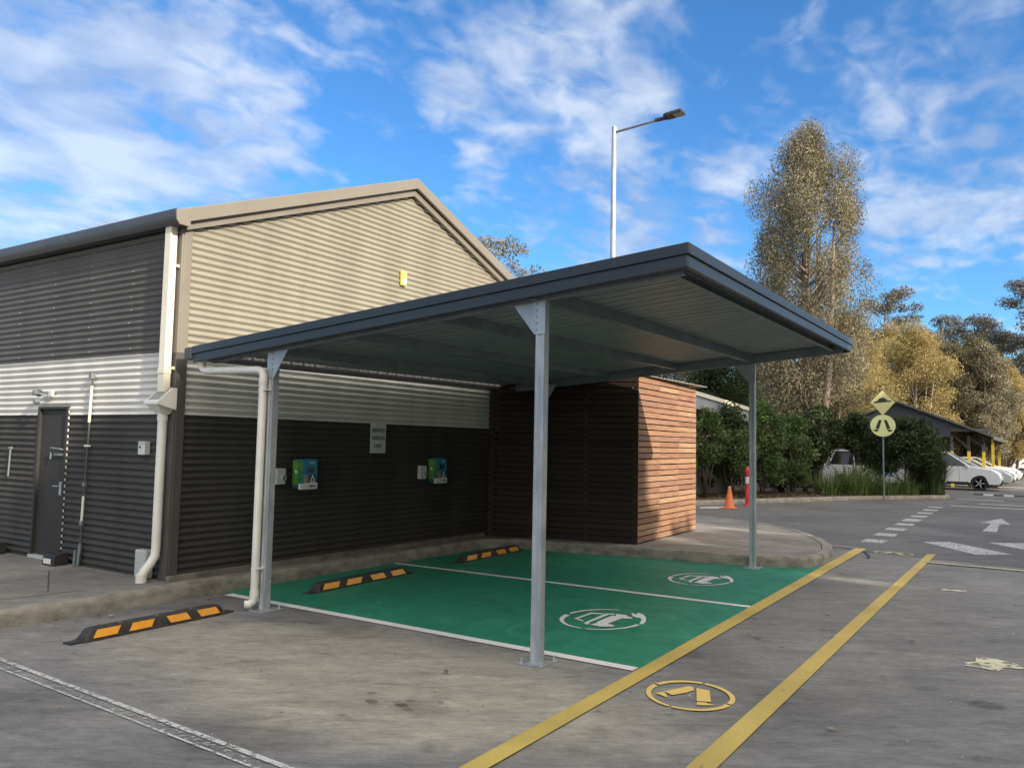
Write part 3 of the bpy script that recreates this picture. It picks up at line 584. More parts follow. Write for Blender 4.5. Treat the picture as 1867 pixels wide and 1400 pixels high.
# twin floodlight above the door
fl = empty('floodlight', (5.36, 10.66, 2.2), 'twin round security light above the dark door', 'security light')
MB().box((5.39, 10.55, 2.22), (.04, .09, .08)).build('back_box', m_ltgrey, fl, bevel=.01)
for dy, dz in ((.10, .03), (.06, -.08)):
    MB().tube([(5.36, 10.60, 2.2), (5.30, 10.60+dy*.6, 2.2+dz*.6)], .014, 8).build('arm', m_galvd, fl)
    MB().lathe((5.27, 10.60+dy, 2.2+dz), [(.015, .04), (.034, .025), (.038, -.025), (.03, -.03)], 14, 'X').build('lamp_head', m_galvd, fl, smooth=True)
MB().lathe((5.33, 10.72, 2.23), [(.03, .03), (.045, .01), (.045, -.03), (.02, -.05)], 12, 'X').build('lamp_head', m_trimd, fl, smooth=True)

# things on the gable wall
sn = MB().box((9.10, 7.965, 4.13), (.115, .06, .22)).build('wall_light', m_yellowp, bevel=.02, origin=(9.1, 7.99, 4.12)); tag(sn, 'small yellow box light high on the beige gable', 'wall light')
MB().box((9.10, 7.932, 4.08), (.07, .006, .07)).build('lens', m_cream, sn)
def text_mesh(name, body, size, loc, mat, parent=None, rot=(R(90), 0, 0), ext=.0006, sx=1.0, align='CENTER'):
    cu = bpy.data.curves.new(name, 'FONT'); cu.body = body; cu.size = size; cu.align_x = align; cu.align_y = 'CENTER'; cu.extrude = ext; cu.resolution_u = 2; cu.offset = size*.022
    tmp = bpy.data.objects.new(name, cu); COL.objects.link(tmp); bpy.context.view_layer.update()
    me = bpy.data.meshes.new_from_object(tmp.evaluated_get(bpy.context.evaluated_depsgraph_get())); bpy.data.objects.remove(tmp)
    mt = Matrix.LocRotScale(Vector(loc)-(ORG[parent.name] if parent is not None else Vector((0, 0, 0))), Matrix.Rotation(rot[2], 3, 'Z') @ Matrix.Rotation(rot[0], 3, 'X'), None) @ Matrix.Diagonal((sx, 1, 1, 1))
    me.transform(mt); me.materials.clear()
    return link_mesh(name, me, mat, parent)
sg = MB().box((8.67, 7.978, 1.75), (.31, .012, .43)).build('parking_sign', pmat('sign_white', (.60, .62, .60), None, scale=4, rough=.5), origin=(8.67, 7.98, 1.75)); tag(sg, 'white RESERVED PARKING ONLY sign on the charcoal wall', 'sign')
for t_, z, s_ in (('RESERVED', 1.855, .070), ('PARKING', 1.745, .078), ('ONLY', 1.635, .078)): text_mesh('lettering', t_, s_, (8.67, 7.9705, z), pmat('dark_green_ink', (.012, .025, .02), None, rough=.5), sg, sx=.86)

def charger(x, label):
    e = empty('charging_unit', (x, 7.985, 1.27), label, 'car charger', 'chargers on the charcoal wall')
    w, h, d = .37, .40, .15
    sh = MB().prism([(x-w/2+.02, 7.99, 1.27-h/2), (x+w/2-.02, 7.99, 1.27-h/2), (x+w/2, 7.99, 1.27-h/2+.03), (x+w/2, 7.99, 1.27+h/2-.03), (x+w/2-.03, 7.99, 1.27+h/2), (x-w/2+.03, 7.99, 1.27+h/2), (x-w/2, 7.99, 1.27+h/2-.03), (x-w/2, 7.99, 1.27-h/2+.03)], (0, -d, 0)).build('shell', pmat('shell_dark_blue', (.02, .12, .2), None, rough=.35), e, bevel=.012)
    f = 7.99-d-.001
    def plate(nm, x0, x1, z0, z1, mt, k=1, bev=0): return MB().box((x+(x0+x1)/2, f-.003*k, 1.27+(z0+z1)/2), (x1-x0, .006, z1-z0)).build(nm, mt, e, bevel=bev)
    # sides: green on the left, blue on the right
    MB().box((x-w/2-.003, 7.99-d/2, 1.29), (.006, d*.92, h*.80)).build('green_side', pmat('green_decal', (.14, .33, .05), (.06, .22, .06), scale=9, rough=.35), e)
    MB().box((x-w/2-.008, 7.99-d*.55, 1.30), (.004, .05, .035), rx=R(30)).build('side_emblem', m_pvc, e)
    plate('blue_front', -w/2+.06, w/2-.01, -.12, .19, pmat('blue_print', (.01, .27, .42), (.01, .18, .32), scale=8, rough=.3))
    plate('green_front', -w/2+.008, -w/2+.065, -.12, .19, pmat('green_print', (.13, .36, .06), (.03, .20, .10), scale=10, rough=.3), 1.4)
    plate('screen', -.03, .125, .02, .10, m_glass, 2)
    plate('tan_picture', -.09, -.01, -.12, -.01, pmat('tan_print', (.42, .34, .20), (.18, .12, .06), scale=30, rough=.4), 2.2)
    plate('navy_print', .01, .15, -.12, .0, pmat('navy', (.01, .05, .13), None, rough=.3), 1.9)
    MB().prism([(x+.08, f-.014, 1.285-.02), (x+.125, f-.014, 1.27-.085), (x+.105, f-.014, 1.27-.085), (x+.08, f-.014, 1.27-.035), (x+.055, f-.014, 1.27-.085), (x+.035, f-.014, 1.27-.085)], (0, -.004, 0)).build('white_emblem', m_pvc, e)
    MB().box((x+.045, f-.014, 1.27-.105), (.02, .004, .03)).box((x+.115, f-.014, 1.27-.105), (.02, .004, .03)).box((x+.08, f-.014, 1.27-.102), (.035, .004, .015)).build('white_emblem', m_pvc, e)
    plate('maker_strip', .03, .12, .145, .16, m_ltgrey, 2)
    b = MB().prism([(x-w/2, f+.02, 1.27-h/2-.005), (x+w/2-.01, f+.02, 1.27-h/2-.005), (x+w/2-.005, f+.02, 1.27-.115), (x-w/2, f+.02, 1.27-.125)], (0, -.05, 0)).build('white_base', m_pvc, e, bevel=.01)
    MB().box((x+.06, f-.032, 1.27-.16), (.13, .004, .018)).build('base_mark', m_trimd, b)
    e.scale = (.80, .85, .95)
    return e
charger(7.27, 'blue and green wall charger nearest the carport downpipe post')
charger(9.98, 'blue and green wall charger right of the parking sign')
for x, lb in ((6.88, 'grey power outlet beside the left charger'), (9.64, 'grey power outlet beside the right charger')):
    e = empty('power_outlet', (x, 7.98, 1.25), lb, 'power outlet', 'power outlets beside the chargers')
    MB().box((x, 7.95, 1.245), (.15, .07, .20)).build('housing', m_ltgrey, e, bevel=.012)
    MB().lathe((x+.03, 7.912, 1.23), [(.045, .0), (.045, -.012), (.035, -.016)], 16, 'Y').build('socket', m_grey, e, smooth=True)
    MB().box((x+.03, 7.894, 1.235), (.012, .012, .05), ry=R(30)).build('switch', m_black, e)
tag(MB().tube([(7.62, 7.97, 1.42), (7.68, 7.93, 1.43), (7.72, 7.93, 1.40)], .012, 6).box((7.62, 7.975, 1.42), (.05, .03, .05)).build('cable_hook', m_black, smooth=True, origin=(7.62, 7.98, 1.42)), 'small black cable hook on the wall right of the left charger', 'hook')

# ------------------------------------------------------------------ timber screen box
tx = empty('timber_enclosure', (12.02, 5.48, .15), 'square enclosure of horizontal reddish hardwood slats', 'slatted enclosure')
PA, PB, PC, PD = Vector((11.42, 7.97, 0)), Vector((12.02, 5.46, 0)), Vector((14.86, 5.56, 0)), Vector((14.9, 8.0, 0))
NB = 28; pz = (2.84-.17)/NB
def slats(P, Q, name, nseg, mt=None):
    mb = MB(); d = (Q-P); L_ = d.length; d.normalize(); nrm = Vector((d.y, -d.x, 0)); rg = random.Random(9)
    cuts = [0] + [L_*k/nseg for k in range(1, nseg)] + [L_]
    for j in range(NB):
        for a, b in zip(cuts, cuts[1:]):
            z0 = .17+j*pz+.004+rg.uniform(-.002, .002); z1 = z0+pz-.017+rg.uniform(-.002, .002); o = .019+rg.uniform(-.002, .002)
            p0 = P+d*(a+.001); p1 = P+d*(b-.001); tz = rg.uniform(-.002, .002)
            mb.hexa([p0+Vector((0, 0, z0)), p1+Vector((0, 0, z0+tz)), p1-nrm*.0+Vector((0, 0, z0+tz))+nrm*-.0 - nrm*0 + (-nrm)*0 + (nrm*-0.0) + (nrm*0) - nrm*0.0 + (nrm*-.02), p0+nrm*-.02+Vector((0, 0, z0)),
                     p0+nrm*0+Vector((0, 0, z1)), p1+Vector((0, 0, z1+tz)), p1+nrm*-.02+Vector((0, 0, z1+tz)), p0+nrm*-.02+Vector((0, 0, z1))])
    return mb.build(name, mt or m_slat, tx)
slats(PA, PB, 'slat_cladding', 1, m_slat_shade); slats(PB, PC, 'slat_cladding', 3); slats(PC, PD, 'slat_cladding', 2)
mb = MB()
def battens(P, Q, n):
    d = (Q-P); L_ = d.length; d.normalize(); nrm = Vector((d.y, -d.x, 0))
    for k in range(n+1):
        c = P+d*(L_*k/n if 0 < k < n else (.05 if k == 0 else L_-.05))-nrm*.055; mb.box((c.x, c.y, 1.5), (.07, .065, 2.68), rz=math.atan2(d.y, d.x))
battens(PA, PB, 3); battens(PB, PC, 3); battens(PC, PD, 2); mb.each('post', m_barkd, tx)
mb = MB()
def inner_wall(P, Q):
    d = (Q-P).normalized(); nrm = Vector((d.y, -d.x, 0)); a = P-nrm*.13+d*.13; b = Q-nrm*.13-d*.13
    mb.prism([(a.x, a.y, .16), (b.x, b.y, .16), (b.x, b.y, 2.8), (a.x, a.y, 2.8)], -nrm*.02)
inner_wall(PA, PB); inner_wall(PB, PC); inner_wall(PC, PD); mb.build('inner_lining', m_black, tx)
mb = MB(); nseg = 120; base = 0
for i in range(nseg+1):
    x = 11.3+3.75*i/nseg; zc = .010*math.cos(2*math.pi*x/.0762)
    for y, z in ((5.40, 2.86), (8.0, 2.98)): mb.v.append((x + (.0 if y < 6 else 0), y + (.0), z+zc))
for i in range(nseg): k = 2*i; mb.f.append((k, k+2, k+3, k+1))
# clip roof to the skewed left side by starting each row at the left face
for i in range(nseg+1):
    x = mb.v[2*i][0]; x0 = max(x, 12.0); mb.v[2*i] = (x0, 5.40, mb.v[2*i][2])
mb.build('tin_roof', m_cream, tx, smooth='all')

# ------------------------------------------------------------------ carport
cp = empty('carport', (8.6, 5.0, 0), 'dark edged skillion carport on four galvanised posts over green bays', 'carport')
K00, K10, K01, K11 = Vector((5.35, 7.65, 2.68)), Vector((11.75, 7.80, 2.76)), Vector((5.35, 2.06, 3.14)), Vector((11.85, 2.18, 3.225))   # wall-side near/far, road-side near/far (top)
def K(u, v, dz=0): return K00*(1-u)*(1-v)+K10*u*(1-v)+K01*(1-u)*v+K11*u*v+Vector((0, 0, dz))
def kbar(mb, u0, v0, u1, v1, du, dv, z0, z1):
    """bar between two roof parameters, with thickness du/dv, from z0 to z1 below the top plane"""
    a = [(u0, v0), (u1, v1), (u1+du, v1+dv), (u0+du, v0+dv)]
    mb.hexa([K(*p, z0) for p in a] + [K(*p, z1) for p in a])
UU = 1/6.45; VV = 1/5.6
for (u0, v0, u1, v1, du, dv, nm) in ((0, 0, 0, 1, 1, 0, 'fascia'), (1, 0, 1, 1, -1, 0, 'fascia'), (.0302*UU, 1, 1-.0302*UU, 1, 0, -1, 'fascia')):
    mb = MB(); kbar(mb, u0, v0, u1, v1, du*.03*UU, dv*.03*VV, -.082, 0)
    mb.build(nm, m_fascia, cp, bevel=.005)
    mb = MB(); a0 = du*.016*UU; b0 = dv*.016*VV
    if dv: u0, u1 = .0465*UU, 1-.0465*UU
    else: v1 = 1-.016*VV
    kbar(mb, u0+a0, v0+b0, u1+a0, v1+b0, du*.03*UU, dv*.03*VV, -.172, -.0835); mb.build('lower_fascia', m_fascia, cp, bevel=.005)
# gutter at the low side
mb = MB(); kbar(mb, -.001, -.021, 1.001, -.021, 0, .0205, -.135, -.006); mb.build('gutter', m_gut, cp, bevel=.004)
# roof sheet: pans with narrow ribs
mb = MB(); NR = 32
for i in range(NR):
    u0 = .006+(.988)*i/NR; u1 = .006+.988*(i+1)/NR; w = (u1-u0)
    prof = [(u0, -.062), (u0+w*.40, -.062), (u0+w*.46, -.050), (u0+w*.54, -.050), (u0+w*.60, -.062), (u0+w*.80, -.062), (u0+w*.84, -.022), (u0+w*.96, -.022), (u1, -.062)]
    for (a, za), (b, zb) in zip(prof, prof[1:]):
        mb.quad(K(a, .008, za), K(b, .008, zb), K(b, .993, zb), K(a, .993, za))
mb.build('roof_sheet', m_under, cp)
# purlins (C sections: web with lips)
for v in (.155, .36, .565, .765):
    mb = MB(); big = v == .765
    dp_ = .172 if big else .150; wv = .055*VV
    kbar(mb, .012, v, .988, v, 0, .004*VV, -dp_, -.064); kbar(mb, .012, v, .988, v, 0, -wv, -dp_-.003, -dp_); kbar(mb, .012, v, .988, v, 0, -wv, -.068, -.0645); kbar(mb, .012, v-wv, .988, v-wv, 0, .004*VV, -dp_, -dp_+.02)
    mb.build('purlin', m_galvd, cp)
# side beams
for u in (.022, .965):
    mb = MB(); kbar(mb, u, .03, u, .985, .004*UU, 0, -.19, -.066); kbar(mb, u, .03, u, .985, .05*UU, 0, -.194, -.19); kbar(mb, u, .03, u, .985, .05*UU, 0, -.070, -.0665)
    mb.build('beam', m_galvd, cp)
kb = MB(); kbar(kb, .012, .955, .988, .955, 0, .004*VV, -.15, -.066); kbar(kb, .012, .955, .988, .955, 0, .05*VV, -.153, -.15); kb.build('eave_beam', m_galvd, cp)

def post(x, y, ztop, inward, lab, gx):
    """C section post: web towards -x, flanges along +x, lips; gusset towards inward (+-1 in y)"""
    w, d, t = .080, .078, .005
    pr = [(0, -w/2), (d, -w/2), (d, -w/2+.022), (d-t, -w/2+.022), (d-t, -w/2+t), (t, -w/2+t), (t, -.012), (.012, -.006), (.012, .006), (t, .012), (t, w/2-t), (d-t, w/2-t), (d-t, w/2-.022), (d, w/2-.022), (d, w/2), (0, w/2), (0, .020), (.010, .010), (.010, -.010), (0, -.020)]
    a = MB(); # outer web with a shallow rib
    a.prism([(x-.03+p[0], y+p[1], 0.01) for p in pr], (0, 0, ztop-.01))
    # twin section back to back
    p = a.build('post', m_galv, cp, bevel=.0015)
    MB().box((x+.02, y, .008), (.26, .22, .014)).build('base_plate', m_galv, p, bevel=.002)
    for sx in (-1, 1):
        for sy in (-1, 1):
            b = MB(); b.lathe((x+.02+sx*.105, y+sy*.085, .012), [(.014, 0), (.014, .012), (.008, .013), (.008, .035)], 6); b.build('anchor_bolt', m_galv, p)
    b = MB()
    for z in (.10, .28): b.lathe((x+.03, y-w/2, z), [(.006, .003), (.010, -.004), (.007, -.008)], 8, 'Y'); b.lathe((x-.03, y-.03, z+.02), [(.006, .003), (.010, -.004)], 8, 'X')
    b.each('bolt', m_galv, p)
    # gusset plate
    s = inward; z1 = ztop+.0; g = MB()
    g.prism([(x-.036, y-s*.05, z1), (x-.036, y+s*.27, z1-s*.27*.082+.0), (x-.036, y+s*.05, z1-.29), (x-.036, y-s*.05, z1-.29)], (.005, 0, 0)); gp_ = g.build('gusset_plate', m_galv, p)
    b = MB()
    for k in range(5): b.lathe((x-.037, y+s*.028, z1-.045-k*.052), [(.007, .0), (.007, -.003), (.004, -.006)], 8, 'X')
    b.each('rivet', m_galvd, p)
post(5.53, 6.545, 2.61, -1, '', 0); post(5.53, 3.36, 2.87, 1, '', 0)
post(11.73, 3.54, 2.945, 1, '', 0); post(11.36, 6.85, 2.66, -1, '', 0)
# carport downpipe: its own thing fixed to the near wall-side post
cdp = empty('carport_downpipe', (5.46, 6.7, .05), 'white round downpipe bending from the carport gutter down the near post', 'downpipe')
MB().tube([(5.45, 7.60, 2.56), (5.45, 7.60, 2.47), (5.45, 7.57, 2.435), (5.45, 7.52, 2.42), (5.455, 6.67, 2.40), (5.455, 6.62, 2.385), (5.455, 6.60, 2.34), (5.455, 6.60, .15), (5.45, 6.605, .10), (5.42, 6.63, .07), (5.39, 6.66, .07)], .040, 16).build('pipe', m_pvc, cdp, smooth=True)
for p0, p1 in (((5.45, 7.60, 2.55), (5.45, 7.60, 2.49)), ((5.45, 7.44, 2.418), (5.45, 7.38, 2.417)), ((5.455, 6.60, 2.31), (5.455, 6.60, 2.25)), ((5.455, 6.60, .20), (5.455, 6.60, .14))):
    MB().tube([p0, p1], .045, 16).build('socket', m_pvc, cdp, smooth=True)
for z in (2.2, .42): MB().box((5.47, 6.585, z), (.09, .095, .018)).build('pipe_clip', m_pvc, cdp)

# ------------------------------------------------------------------ wheel stops
def wheel_stop(x0, x1, y, label, rot=0):
    cx = (x0+x1)/2; e = empty('wheel_stop', (cx, y, 0), label, 'wheel stop', 'black and amber rubber wheel stops')
    L_ = x1-x0; mb = MB(); h = .10
    st = [(-L_/2, .0), (-L_/2+.012, .35), (-L_/2+.07, 1), (L_/2-.07, 1), (L_/2-.012, .35), (L_/2, 0)]
    n = 6; vs = []
    for s, k in st:
        hh = .012+h*k*.88; vs += [(cx+s, y-.075, .003), (cx+s, y-.073, .012), (cx+s, y-.045*(k*.2+.9), hh), (cx+s, y+.045*(k*.2+.9), hh), (cx+s, y+.073, .012), (cx+s, y+.075, .003)]
    fs = []
    for i in range(len(st)-1):
        for k in range(n): fs.append((i*n+k, (i+1)*n+k, (i+1)*n+(k+1) % n, i*n+(k+1) % n))
    fs.append(tuple(range(n))); fs.append(tuple(range((len(st)-1)*n, len(st)*n))[::-1]); mb.add(vs, fs)
    b = mb.build('rubber_body', m_rub, e, bevel=.004)
    MB().box((cx-L_/2-.05, y, .008), (.12, .11, .012)).box((cx+L_/2+.05, y, .008), (.12, .11, .012)).each('end_foot', m_rub, e)
    sk = [-.02, -.02, .03, .03]
    for sy in (-1, 1):
        for i, c in enumerate((-.36, -.13, .13, .36)):
            w = .245/2*L_/1.65; c0 = cx+c*L_; a = .035 if c < 0 else -.035
            p = [(c0-w-a*.6, y+sy*.0705, .026), (c0+w-a*.6, y+sy*.0705, .026), (c0+w+a*.6, y+sy*.0535, .088), (c0-w+a*.6, y+sy*.0535, .088)]
            q = [(a_[0], a_[1]+sy*.007, a_[2]+.0015) for a_ in p]
            MB().hexa([*p, *q]).build('reflector', m_refl, e)
    for k in (-.25, 0, .25): MB().lathe((cx+k*L_, y, .098), [(.018, 0), (.018, .003), (.01, .004)], 10).build('fixing_bolt', m_galvd, e)
    e.rotation_euler.z = rot; return e
wheel_stop(3.78, 5.20, 6.74, 'nearest wheel stop on the bare concrete with four amber reflectors', R(2.2))
wheel_stop(6.50, 8.15, 6.92, 'middle wheel stop at the head of the near green bay', R(2.4))
wheel_stop(9.40, 11.05, 7.06, 'far wheel stop at the head of the far green bay', R(3))

# ------------------------------------------------------------------ street lamp
lp = empty('street_lamp', (19.2, 9.5, 0), 'tall galvanised street lamp with black angled head', 'street lamp')
MB().tube([(19.2, 9.5, 0), (19.2, 9.5, 5), (19.2, 9.5, 10.25)], [.11, .085, .062], 16).build('pole', m_galv, lp, smooth=True)
MB().tube([(19.2, 9.5, 10.10), (19.2, 8.0, 10.20)], [.034, .03], 10).build('arm', m_galvd, lp, smooth=True)
hd = MB().prism([(19.07, 8.05, 10.18), (19.04, 7.95, 10.19), (19.04, 7.55, 10.22), (19.36, 7.55, 10.22), (19.36, 7.95, 10.19), (19.33, 8.05, 10.18)], (0, 0, .08)).box((19.2, 8.15, 10.19), (.08, .32, .08)).build('lamp_head', m_black, lp, bevel=.01)
MB().prism([(19.07, 7.78, 10.195), (19.07, 7.58, 10.212), (19.33, 7.58, 10.212), (19.33, 7.78, 10.195)], (0, 0, -.008)).build('lens', pmat('lamp_lens', (.30, .28, .26), None, rough=.3), hd)
MB().box((19.2, 9.39, .9), (.1, .02, .4)).build('hatch', m_galvd, lp)

# ------------------------------------------------------------------ cone and bollard
cn = empty('traffic_cone', (22.75, 7.52, .004), 'orange traffic cone on the side road near the planting', 'traffic cone')
MB().lathe((22.75, 7.52, .03), [(.15, 0), (.135, .02), (.04, .56), (.035, .60)], 20).build('cone_body', m_orange, cn, smooth=True)
MB().box((22.75, 7.52, .02), (.36, .36, .03)).build('base', m_orange, cn, bevel=.01)
MB().lathe((22.75, 7.52, .54), [(.046, 0), (.037, .09)], 20).build('grey_tip', pmat('cone_tip', (.55, .42, .38), None, rough=.6), cn, smooth=True)
bo = empty('bollard', (24.3, 7.48, .004), 'red lane bollard with white band beside the carport post', 'bollard')
MB().lathe((24.3, 7.48, .0), [(.12, 0), (.10, .05), (.07, .06), (.075, .45), (.05, .52), (.055, .92), (.08, .98), (.07, 1.10), (.03, 1.16)], 16).build('bollard_body', m_red, bo, smooth=True)
MB().lathe((24.3, 7.48, .66), [(.070, 0), (.072, .2)], 16).build('white_band', m_pvc, bo, smooth=True)
tag(MB().bar((22.3, 8.15, .02), (22.9, 7.75, .02), .12, .03).bar((22.2, 8.2, .02), (22.5, 7.75, .02), .05, .03).build('fallen_panel', m_pvc, origin=(22.4, 8.0, 0)), 'flat white strip lying on the road behind the cone', 'strip')

# ------------------------------------------------------------------ road sign
rs = empty('road_sign', (31.1, 4.78, .1), 'grey pole with diamond hump sign above round pedestrian crossing sign', 'road sign')
sx, sy = 31.1, 4.78
MB().tube([(sx, sy, .0), (sx, sy, 3.85)], .03, 10).build('pole', m_galvd, rs, smooth=True)
vd = Vector((-sx, -sy, 0)).normalized(); sd = Vector((-vd.y, vd.x, 0))   # sign faces the junction; sd is the viewer's right
def sp(a, z, o): q = Vector((sx, sy, 0))+vd*(.035+o)+sd*a; return (q.x, q.y, z)
def splate(nm, pts, o, t, mt, par): return MB().prism([sp(a, z, o) for a, z in pts], vd*t).build(nm, mt, par)
zc = 3.42; r_ = .44
d1 = splate('diamond_plate', [(0, zc-.49), (.42, zc), (0, zc+.46), (-.42, zc)], 0, .006, m_ink, rs)
splate('diamond_face', [(0, zc-.46), (.395, zc), (0, zc+.432), (-.395, zc)], .007, .002, m_signd, d1)
splate('hump_mark', [(-.28, zc-.03), (.28, zc+.02), (.28, zc+.06), (.16, zc+.06), (.1, zc+.13), (0, zc+.17), (-.1, zc+.14), (-.17, zc+.05), (-.28, zc+.01)], .010, .002, m_ink, d1)
zc = 2.60; circ = lambda rr_: [(rr_*math.cos(R(a)), zc+rr_*.95*math.sin(R(a))) for a in range(0, 360, 12)]
d2 = splate('round_plate', circ(.43), 0, .006, m_ink, rs)
splate('round_face', circ(.405), .007, .002, m_sign, d2)
mb = MB()
for s in (-1, 1):
    mb.prism([sp(s*.03, zc+.20, .010), sp(s*.13, zc+.20, .010), sp(s*.24, zc-.10, .010), sp(s*.13, zc-.13, .010)], vd*.002)
    mb.prism([sp(s*.13, zc-.16, .010), sp(s*.16, zc-.13, .010), sp(s*.32, zc-.15, .010), sp(s*.30, zc-.18, .010), sp(s*.2, zc-.22, .010)], vd*.002)
mb.build('walking_legs', m_ink, d2)

# ------------------------------------------------------------------ far planting bed
bed = [(21.5, 9.9), (22.6, 9.0), (24.5, 8.1), (26.5, 7.2), (29.0, 6.05), (31.2, 4.98), (33.2, 3.65), (33.9, 3.15), (34.5, 3.05), (34.9, 3.4), (35.1, 4.5), (36.2, 9), (38, 26)]
kerb('planter_kerb', bed[::1], .13, .16, pmat('far_kerb', (.36, .33, .28), (.2, .18, .15), scale=4, rough=.9))
flat('planting_soil', inset(bed, .165)+[(38, 60), (21.5, 60)], .12, m_mulch, kind='structure')

# ------------------------------------------------------------------ vegetation
def leaf_mesh(name, clumps, size, mat, parent=None, origin=(0, 0, 0), seed=1, droop=.0, asp=.34, sq=.8):
    rs_ = np.random.RandomState(seed); C_ = []
    for (c, r, n) in clumps:
        d = rs_.normal(size=(n, 3)); d /= np.linalg.norm(d, axis=1)[:, None]+1e-9; d *= (rs_.uniform(size=(n, 1))**.45)*r; d[:, 2] *= sq
        C_.append(d+np.array(c))
    C_ = np.concatenate(C_); n = len(C_)
    a = rs_.normal(size=(n, 3)); a[:, 2] -= droop; a /= np.linalg.norm(a, axis=1)[:, None]+1e-9
    b = np.cross(a, rs_.normal(size=(n, 3))); b /= np.linalg.norm(b, axis=1)[:, None]+1e-9
    s = size*rs_.uniform(.6, 1.35, size=(n, 1)); cc = np.cross(a, b)*s*.12
    V = np.stack([C_-a*s*.5, C_+b*s*asp*.5+cc, C_+a*s*.5, C_-b*s*asp*.5+cc], 1).reshape(-1, 3)
    V -= np.array(ORG[parent.name] if parent is not None else origin)
    me = bpy.data.meshes.new(name); me.vertices.add(4*n); me.vertices.foreach_set('co', V.astype(np.float32).ravel())
    me.loops.add(4*n); me.loops.foreach_set('vertex_index', np.arange(4*n, dtype=np.int32))
    me.polygons.add(n); me.polygons.foreach_set('loop_start', np.arange(0, 4*n, 4, dtype=np.int32)); me.polygons.foreach_set('loop_total', np.full(n, 4, dtype=np.int32))
    me.update(calc_edges=True); return link_mesh(name, me, mat, parent, origin if parent is None else None)

def make_tree(name, label, cat, base, h, rfun, zlow, ncl, crad, nleaf, lsize, lmat, bmat, tr, seed, group=None, droop=.4, asp=.34, edge=.45, stems=1, sq=.8, lean=(0, 0), lobes=.16):
    """trunk with limbs reaching leaf clumps spread through the envelope rfun(t), t in 0..1 from zlow to h"""
    rg = random.Random(seed); e = empty(name, base, label, cat, group); B = Vector(base); mb = MB()
    top = B+Vector((lean[0], lean[1], h*.93)); tp = []
    for k in range(7):
        t = k/6; tp.append(B.lerp(top, t)+Vector((rg.uniform(-1, 1), rg.uniform(-1, 1), 0))*tr*1.2*(t > 0))
    mb.tube(tp, [tr*(1.15-.95*k/6) for k in range(7)], 9)
    for s in range(stems-1):
        a = rg.uniform(0, 6.28); o = Vector((math.cos(a), math.sin(a), 0)); r1 = rfun(.5)*.5
        mb.tube([B+o*tr*1.4, B+o*(tr*2+r1*.4)+Vector((0, 0, h*.35)), B+o*r1+Vector((0, 0, h*.75))], [tr*.75, tr*.5, tr*.15], 7)
    cl = []
    for i in range(ncl):
        t = ((i+rg.random())/ncl); z = zlow+(h-zlow)*t; a = rg.uniform(0, 6.283); rr_ = rfun(t)*(1+lobes*(.6*math.sin(a*2+z*.9+seed)+.5*math.sin(z*2.3+a+seed*2)))
        rad = rr_*(edge+(1-edge)*rg.random()**.5); c = crad*rg.uniform(.65, 1.25)
        rad = max(0, rad-c*.5); f = z/h
        P = B+Vector((lean[0]*f, lean[1]*f, 0))+Vector((math.cos(a)*rad, math.sin(a)*rad, z))
        cl.append((tuple(P), c, max(4, int(nleaf*(c/crad)**2*rg.uniform(.6, 1.3)))))
        z0 = max(.12*h, z-rad*rg.uniform(.5, 1.1)-.3); S = B.lerp(top, min(.97, z0/(h*.93)))
        if i % 2 == 0 or ncl < 60: mb.tube([S, S.lerp(P, .5)+Vector((0, 0, -.06*rad)), P], [tr*(.34-.24*f)+.008, tr*(.2-.12*f)+.006, .005], 5, cap=False)
    mb.build('trunk', bmat, e, smooth='all')
    leaf_mesh('crown', cl, lsize, lmat, e, seed=seed, droop=droop, asp=asp, sq=sq)
    return e
lm_tall = leaf_mat('olive_gold_leaves', [(.06, .068, .04), (.14, .135, .08), (.24, .21, .13), (.40, .36, .26)], .25, .9)
lm_gold = leaf_mat('golden_scrub_leaves', [(.15, .13, .05), (.28, .23, .085), (.42, .34, .13), (.48, .37, .20)], .35, .5)
lm_euc = leaf_mat('grey_gum_leaves', [(.055, .065, .05), (.10, .105, .08), (.16, .15, .12), (.22, .19, .16)], .2, .35)
lm_dark = leaf_mat('dark_bush_leaves', [(.012, .024, .010), (.022, .04, .014), (.045, .07, .022), (.10, .13, .04)], .2, 1.2)
lm_bush = leaf_mat('mid_green_leaves', [(.03, .06, .015), (.06, .11, .03), (.10, .16, .045), (.15, .21, .07)], .28, 1.1)
lm_brown = leaf_mat('brown_green_leaves', [(.05, .05, .03), (.09, .085, .045), (.15, .13, .07), (.21, .18, .10)], .25, .8)
lm_grass = leaf_mat('long_grass_blades', [(.03, .06, .015), (.07, .13, .03), (.15, .22, .06), (.30, .32, .14)], .3, 2)

# the tall tree by the car park
def r_tall(t): 
    pts = [(0, 1.2), (.08, 2.3), (.2, 2.75), (.45, 2.95), (.62, 2.85), (.76, 2.45), (.86, 1.8), (.95, 1.2), (1, .7)]
    for (a, ra), (b, rb) in zip(pts, pts[1:]):
        if t <= b: return ra+(rb-ra)*(t-a)/(b-a)
    return .3
make_tree('paperbark_tree', 'tall narrow olive-gold tree rising above the carport roof', 'tree', (35.2, 8.3, .1), 14.9, lambda t: r_tall(t)*.90, 3.7, 175, .66, 720, .115, lm_tall, m_bark, .26, 11, droop=1.3, asp=.30, stems=5, sq=1.6, lean=(0, -.1), lobes=.26, )

